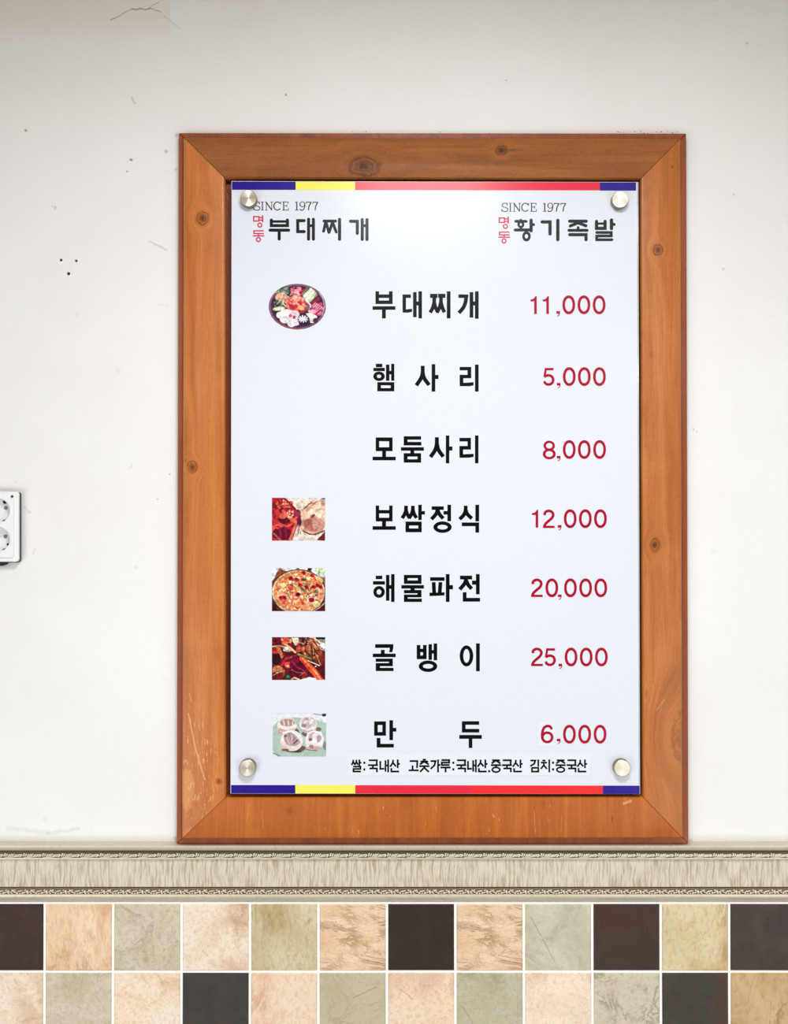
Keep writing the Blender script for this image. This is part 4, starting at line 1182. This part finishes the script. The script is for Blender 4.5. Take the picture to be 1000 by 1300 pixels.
p.Pg([(500,370),(560,375),(720,530),(840,700),(745,700),(620,560),(500,410)],(228,82,46)).L([(540,400),(700,560),(790,690)],18,(246,140,90)).L([(520,400),(560,470),(700,640)],14,(200,50,34)).L([(715,580),(800,690)],12,(252,196,140))
p.L([(690,240),(700,340)],9,(210,190,120)).L([(640,130),(760,260)],22,(176,104,62)).L([(655,130),(740,240)],6,(232,190,140)).L([(720,320),(800,490)],12,(190,140,80))
p.build(None, 'printed picture of dark red whelk salad with a carrot stick')
# 5: four dumplings on a sage plate
p = Paint(346.2, 905.9, 413.8, 960.4, K, 335, 898, (172,190,180), 9); p.grain = 0.07
p.Pg([(120,90),(880,90),(880,220),(720,170),(420,140),(200,190),(120,270)],(226,231,238)).Pg([(120,600),(200,690),(120,695)],(214,220,228)).L([(120,640),(230,692)],16,(120,130,134)).L([(700,92),(820,110)],14,(150,160,160)).E(848,108,32,22,(38,42,54))
p.E(470,450,60,190,(160,178,170),-20,.7).E(800,300,60,140,(178,196,186),0,.5)
p.E(440,340,60,44,(96,84,78),30).E(590,380,60,34,(110,96,90),20).E(770,310,40,30,(120,104,96)).E(860,540,30,60,(126,130,120)).E(500,585,90,40,(104,84,64),-10).E(400,610,130,26,(80,62,50),6)
def dump(x, y, rx, ry, rot, tone, seed):
    p.E(x, y, rx, ry, tone, rot); 
    p.E(x-rx*0.05, y+ry*0.35, rx*0.88, ry*0.62, tuple(c-18 for c in tone), rot)
    p.E(x, y-ry*0.1, rx*0.92, ry*0.8, tuple(min(255, c+8) for c in tone), rot)
p.E(325,250,138,112,(222,208,204)).E(260,330,60,50,(196,160,144)).E(325,245,118,76,(232,222,218)).E(330,215,106,54,(176,150,144)).L([(200,250),(260,290),(360,300),(450,260)],34,(236,226,220)).L([(230,340),(330,335),(420,300)],18,(206,184,172))
for k in range(6): p.L([(240+k*34,180+abs(k-2)*6),(262+k*28,250)],10,(244,236,232) if k%2 else (150,120,112))
p.E(625,235,126,112,(228,220,224)).E(620,330,90,40,(196,176,170),10).E(630,215,104,78,(206,190,192)).E(560,260,34,36,(150,126,128)).L([(540,290),(620,320),(730,270)],28,(232,222,222)).L([(580,280),(700,160)],8,(150,130,134)).L([(620,280),(720,190)],8,(156,134,138)).L([(560,230),(640,150)],16,(238,232,234)).E(600,165,30,22,(178,152,156)).E(670,200,30,40,(232,226,230),40)
p.E(390,470,158,148,(230,222,222),12).E(300,560,70,50,(206,184,180),20).E(300,600,50,16,(120,90,74)).E(400,450,124,96,(178,150,152),18).L([(240,490),(300,540),(420,590),(520,520)],36,(226,212,208)).L([(300,380),(360,520)],12,(214,198,200)).L([(350,370),(400,500)],14,(150,120,124)).L([(390,400),(395,500)],16,(206,190,192)).L([(420,510),(490,450)],14,(60,34,34)).L([(400,480),(450,410)],12,(140,110,114)).L([(450,400),(510,470)],24,(210,194,196)).E(300,405,20,22,(120,94,100)).L([(270,360),(380,335),(480,400),(530,480)],22,(240,234,234))
p.E(710,470,130,140,(230,222,224)).E(700,580,110,34,(196,172,166)).E(725,420,98,78,(190,166,168)).E(740,410,60,60,(228,216,218)).E(700,480,46,40,(242,236,238)).E(655,455,26,22,(120,88,86)).E(775,440,30,50,(176,150,156)).L([(600,500),(680,520),(790,510),(830,440)],34,(236,228,228)).E(670,555,34,26,(160,120,112),30).L([(590,590),(660,605),(740,610)],10,(120,90,80)).L([(620,370),(700,335),(800,360),(832,440)],20,(240,234,236))
p.build(None, 'printed picture of four white dumplings on a green plate')

# ---- standoff buttons
gb = G('brushed_steel')
tg = gb.n.new('ShaderNodeTangent'); tg.direction_type = 'RADIAL'; tg.axis = 'Y'
gb.l.new(tg.outputs[0], gb.b.inputs['Tangent'])
bp = gb.obj()
rad = gb.vm('LENGTH', flat(bp, gb))
rr = gb.noise(gb.comb(gb.m1('MULTIPLY', rad, 9000), 0, 0), 1.0, 2)
STEEL = gb.fin(gb.mix(rr, lin(240, 233, 218), lin(222, 212, 194)), gb.m1('ADD', 0.26, gb.m1('MULTIPLY', rr, 0.08)), Metallic=0.82, Anisotropic=0.8)
STEELD = plain('button_side', lin(150, 138, 120), 0.35, Metallic=1.0)
for (bx_, by_) in ((315.2, 251.6), (787.0, 253.2), (313.8, 975.2), (789.8, 975.2)):
    H = 0.0100
    c = P(bx_, by_, BF + H)
    R_ = 10.6 * (CAMP.y + BF + H) * -S / (F * S)
    base = (c.x, -BF, c.z)
    m = MB(); m.lathe_y(c.x, c.z, [(R_, -BF - 0.0001), (R_, -BF - H + 0.0006), (R_ - 0.0003, -BF - H + 0.0001)], 48)
    b_ = autosmooth(m.build('standoff_button', STEELD, board, loc=base), 40)
    m = MB(); m.lathe_y(c.x, c.z, [(R_ - 0.0003, -BF - H + 0.0002), (R_ - 0.0007, -BF - H - 0.0001), (0.0004, -BF - H - 0.00012)], 48)
    f_ = m.build('cap_face', STEEL, b_, loc=(c.x, -BF, c.z)); f_.location = (0, 0, 0)
    autosmooth(f_, 30)
    m = MB(); m.lathe_y(c.x, c.z, [(0.006, -0.0090), (0.006, -BK + 0.0)], 24)
    k_ = m.build('standoff_barrel', STEELD, b_, loc=(c.x, -BF, c.z)); k_.location = (0, 0, 0)

# ------------------------------------------------------------------ double socket outlet at the left edge
oc = P(-3, 714)
out_ = empty('socket_outlet', (oc.x, 0, oc.z))
tag(out_, 'white plastic wall outlet with two round sockets, one above the other', 'outlet')
PLAS = plain('white_plastic', lin(238, 239, 240), 0.32, Specular_IOR_Level=0.5)
gp = G('worn_plastic'); pn = gp.noise(gp.obj(), 150, 4, 0.7)
PLASW = gp.fin(gp.mix(gp.m1('MULTIPLY', gp.ss(pn, 0.6, 0.72), 0.6), lin(226, 230, 232), lin(120, 120, 118)), 0.4)
DKP = plain('dark_slot', lin(20, 20, 24), 0.5)
GREYM = plain('contact_metal', lin(130, 128, 120), 0.35, Metallic=0.7)
BLKB = plain('dark_back_box', lin(58, 54, 60), 0.5)
OD, BX = 0.0135, 0.008
def rr_poly(x0, y0, x1, y1, r, d, n=5):
    """rounded rectangle in photograph pixels -> (x, z) at depth d, counter-clockwise"""
    pts = []
    for (cx, cy, a0) in ((x1-r, y0+r, 0), (x0+r, y0+r, 90), (x0+r, y1-r, 180), (x1-r, y1-r, 270)):
        for k in range(n+1):
            a = math.radians(a0 + 90*k/n); q = P(cx + r*math.cos(a), cy - r*math.sin(a), d); pts.append((q.x, q.z))
    return pts
m = MB(); m.prism(rr_poly(-29.6, 624.6, 24.6, 714.0, 3.0, BX), -BX, -0.0003)
bbox_ = m.build('back_box', BLKB, out_)
# face plate with two round wells, cut by boolean
m = MB(); m.prism(rr_poly(-28.6, 623.9, 23.2, 713.2, 3.6, OD), -OD, -BX - 0.0003)
plate = m.build('face_plate', PLAS, out_, bevel=0.0008)
m = MB(); m.prism(rr_poly(-22.5, 625.6, 17.2, 708.0, 3.0, OD + 0.0022), -OD - 0.0022, -OD + 0.0005)
cover = m.build('cover', PLAS, out_, bevel=0.0007)
def boolcut(o, cutter):
    co = cutter.build('cutter', PLAS)
    co.location = (0, 0, 0)
    md = o.modifiers.new('c', 'BOOLEAN'); md.operation = 'DIFFERENCE'; md.object = co; md.solver = 'EXACT'
    bpy.context.view_layer.update()
    dg = bpy.context.evaluated_depsgraph_get()
    me = bpy.data.meshes.new_from_object(o.evaluated_get(dg)); mt = o.data.materials[0]
    o.modifiers.clear(); o.data = me
    me.materials.clear(); me.materials.append(mt)
    for p_ in me.polygons: p_.material_index = 0
    bpy.data.objects.remove(co)
wells = [(-3.2, 648.4), (-3.2, 684.9)]
DW = OD + 0.0022
for o in (cover, plate, bbox_):
    m = MB()
    for (wx, wy) in wells:
        c = P(wx, wy, DW); m.lathe_y(c.x, c.z, [(0.0188, -0.030), (0.0188, 0.006 if o is not bbox_ else -0.0020)], 48)
    if o is cover:                       # notched corner for the screw
        m.prism(rr_poly(8.8, 618, 30, 634.2, 4.5, DW), -0.03, -OD - 0.0001)
    boolcut(o, m)
for (wx, wy) in wells:
    c = P(wx, wy, DW)
    m = MB(); m.lathe_y(c.x, c.z, [(0.0187, -DW + 0.0011), (0.0176, -DW + 0.0008), (0.0172, -0.0045), (0.0130, -0.0037), (0.0002, -0.0037)], 48, cap0=False)
    wl = m.build('socket_well', PLASW, out_, recalc=True); autosmooth(wl, 40)
    for (px, py, r, mt, d) in ((wx + 9.3, wy - 11.2, 2.6, DKP, 0.0045), (wx + 10.6, wy - 3.6, 2.3, GREYM, 0.0043)) if wy < 660 else \
                              ((wx + 9.9, wy - 3.9, 2.3, GREYM, 0.0043), (wx + 13.2, wy + 6.2, 1.7, DKP, 0.0047)):
        q = P(px, py, d)
        m = MB(); m.lathe_y(q.x, q.z, [(r*S, -d), (r*S*0.8, -d - 0.0006), (r*S*0.75, -d - 0.0002)], 20)
        m.build('contact_hole' if mt is DKP else 'screw', mt, wl)
    q = P(wx + 9.6, wy + 12.6, 0.0047)
    m = MB(); m.prism([(q.x - 0.0026, q.z - 0.0012), (q.x + 0.0004, q.z - 0.0018), (q.x + 0.0028, q.z + 0.0008), (q.x + 0.0026, q.z + 0.0018), (q.x - 0.0022, q.z + 0.0010)], -0.0065, -0.0038)
    m.build('earth_clip', DKP, wl)
q = P(15.4, 630.4, OD)
m = MB(); m.lathe_y(q.x, q.z, [(0.0034, -OD - 0.0001), (0.0034, -OD - 0.0008), (0.0027, -OD - 0.0010), (0.0024, -OD - 0.0002)], 24)
m.build('screw_collar', PLAS, out_)
m = MB(); m.lathe_y(q.x, q.z, [(0.0020, -OD + 0.0002), (0.0019, -OD - 0.0004)], 18)
m.build('screw_hole', DKP, out_)
q = P(-2, 713.6, 0.006)
m = MB(); m.ellipsoid((q.x, -0.0055, q.z - 0.0005), (0.0150, 0.0050, 0.0055), 0, 16, 8)
m.build('cable_grommet', plain('black_rubber', lin(28, 22, 20), 0.5), out_, smooth=True)
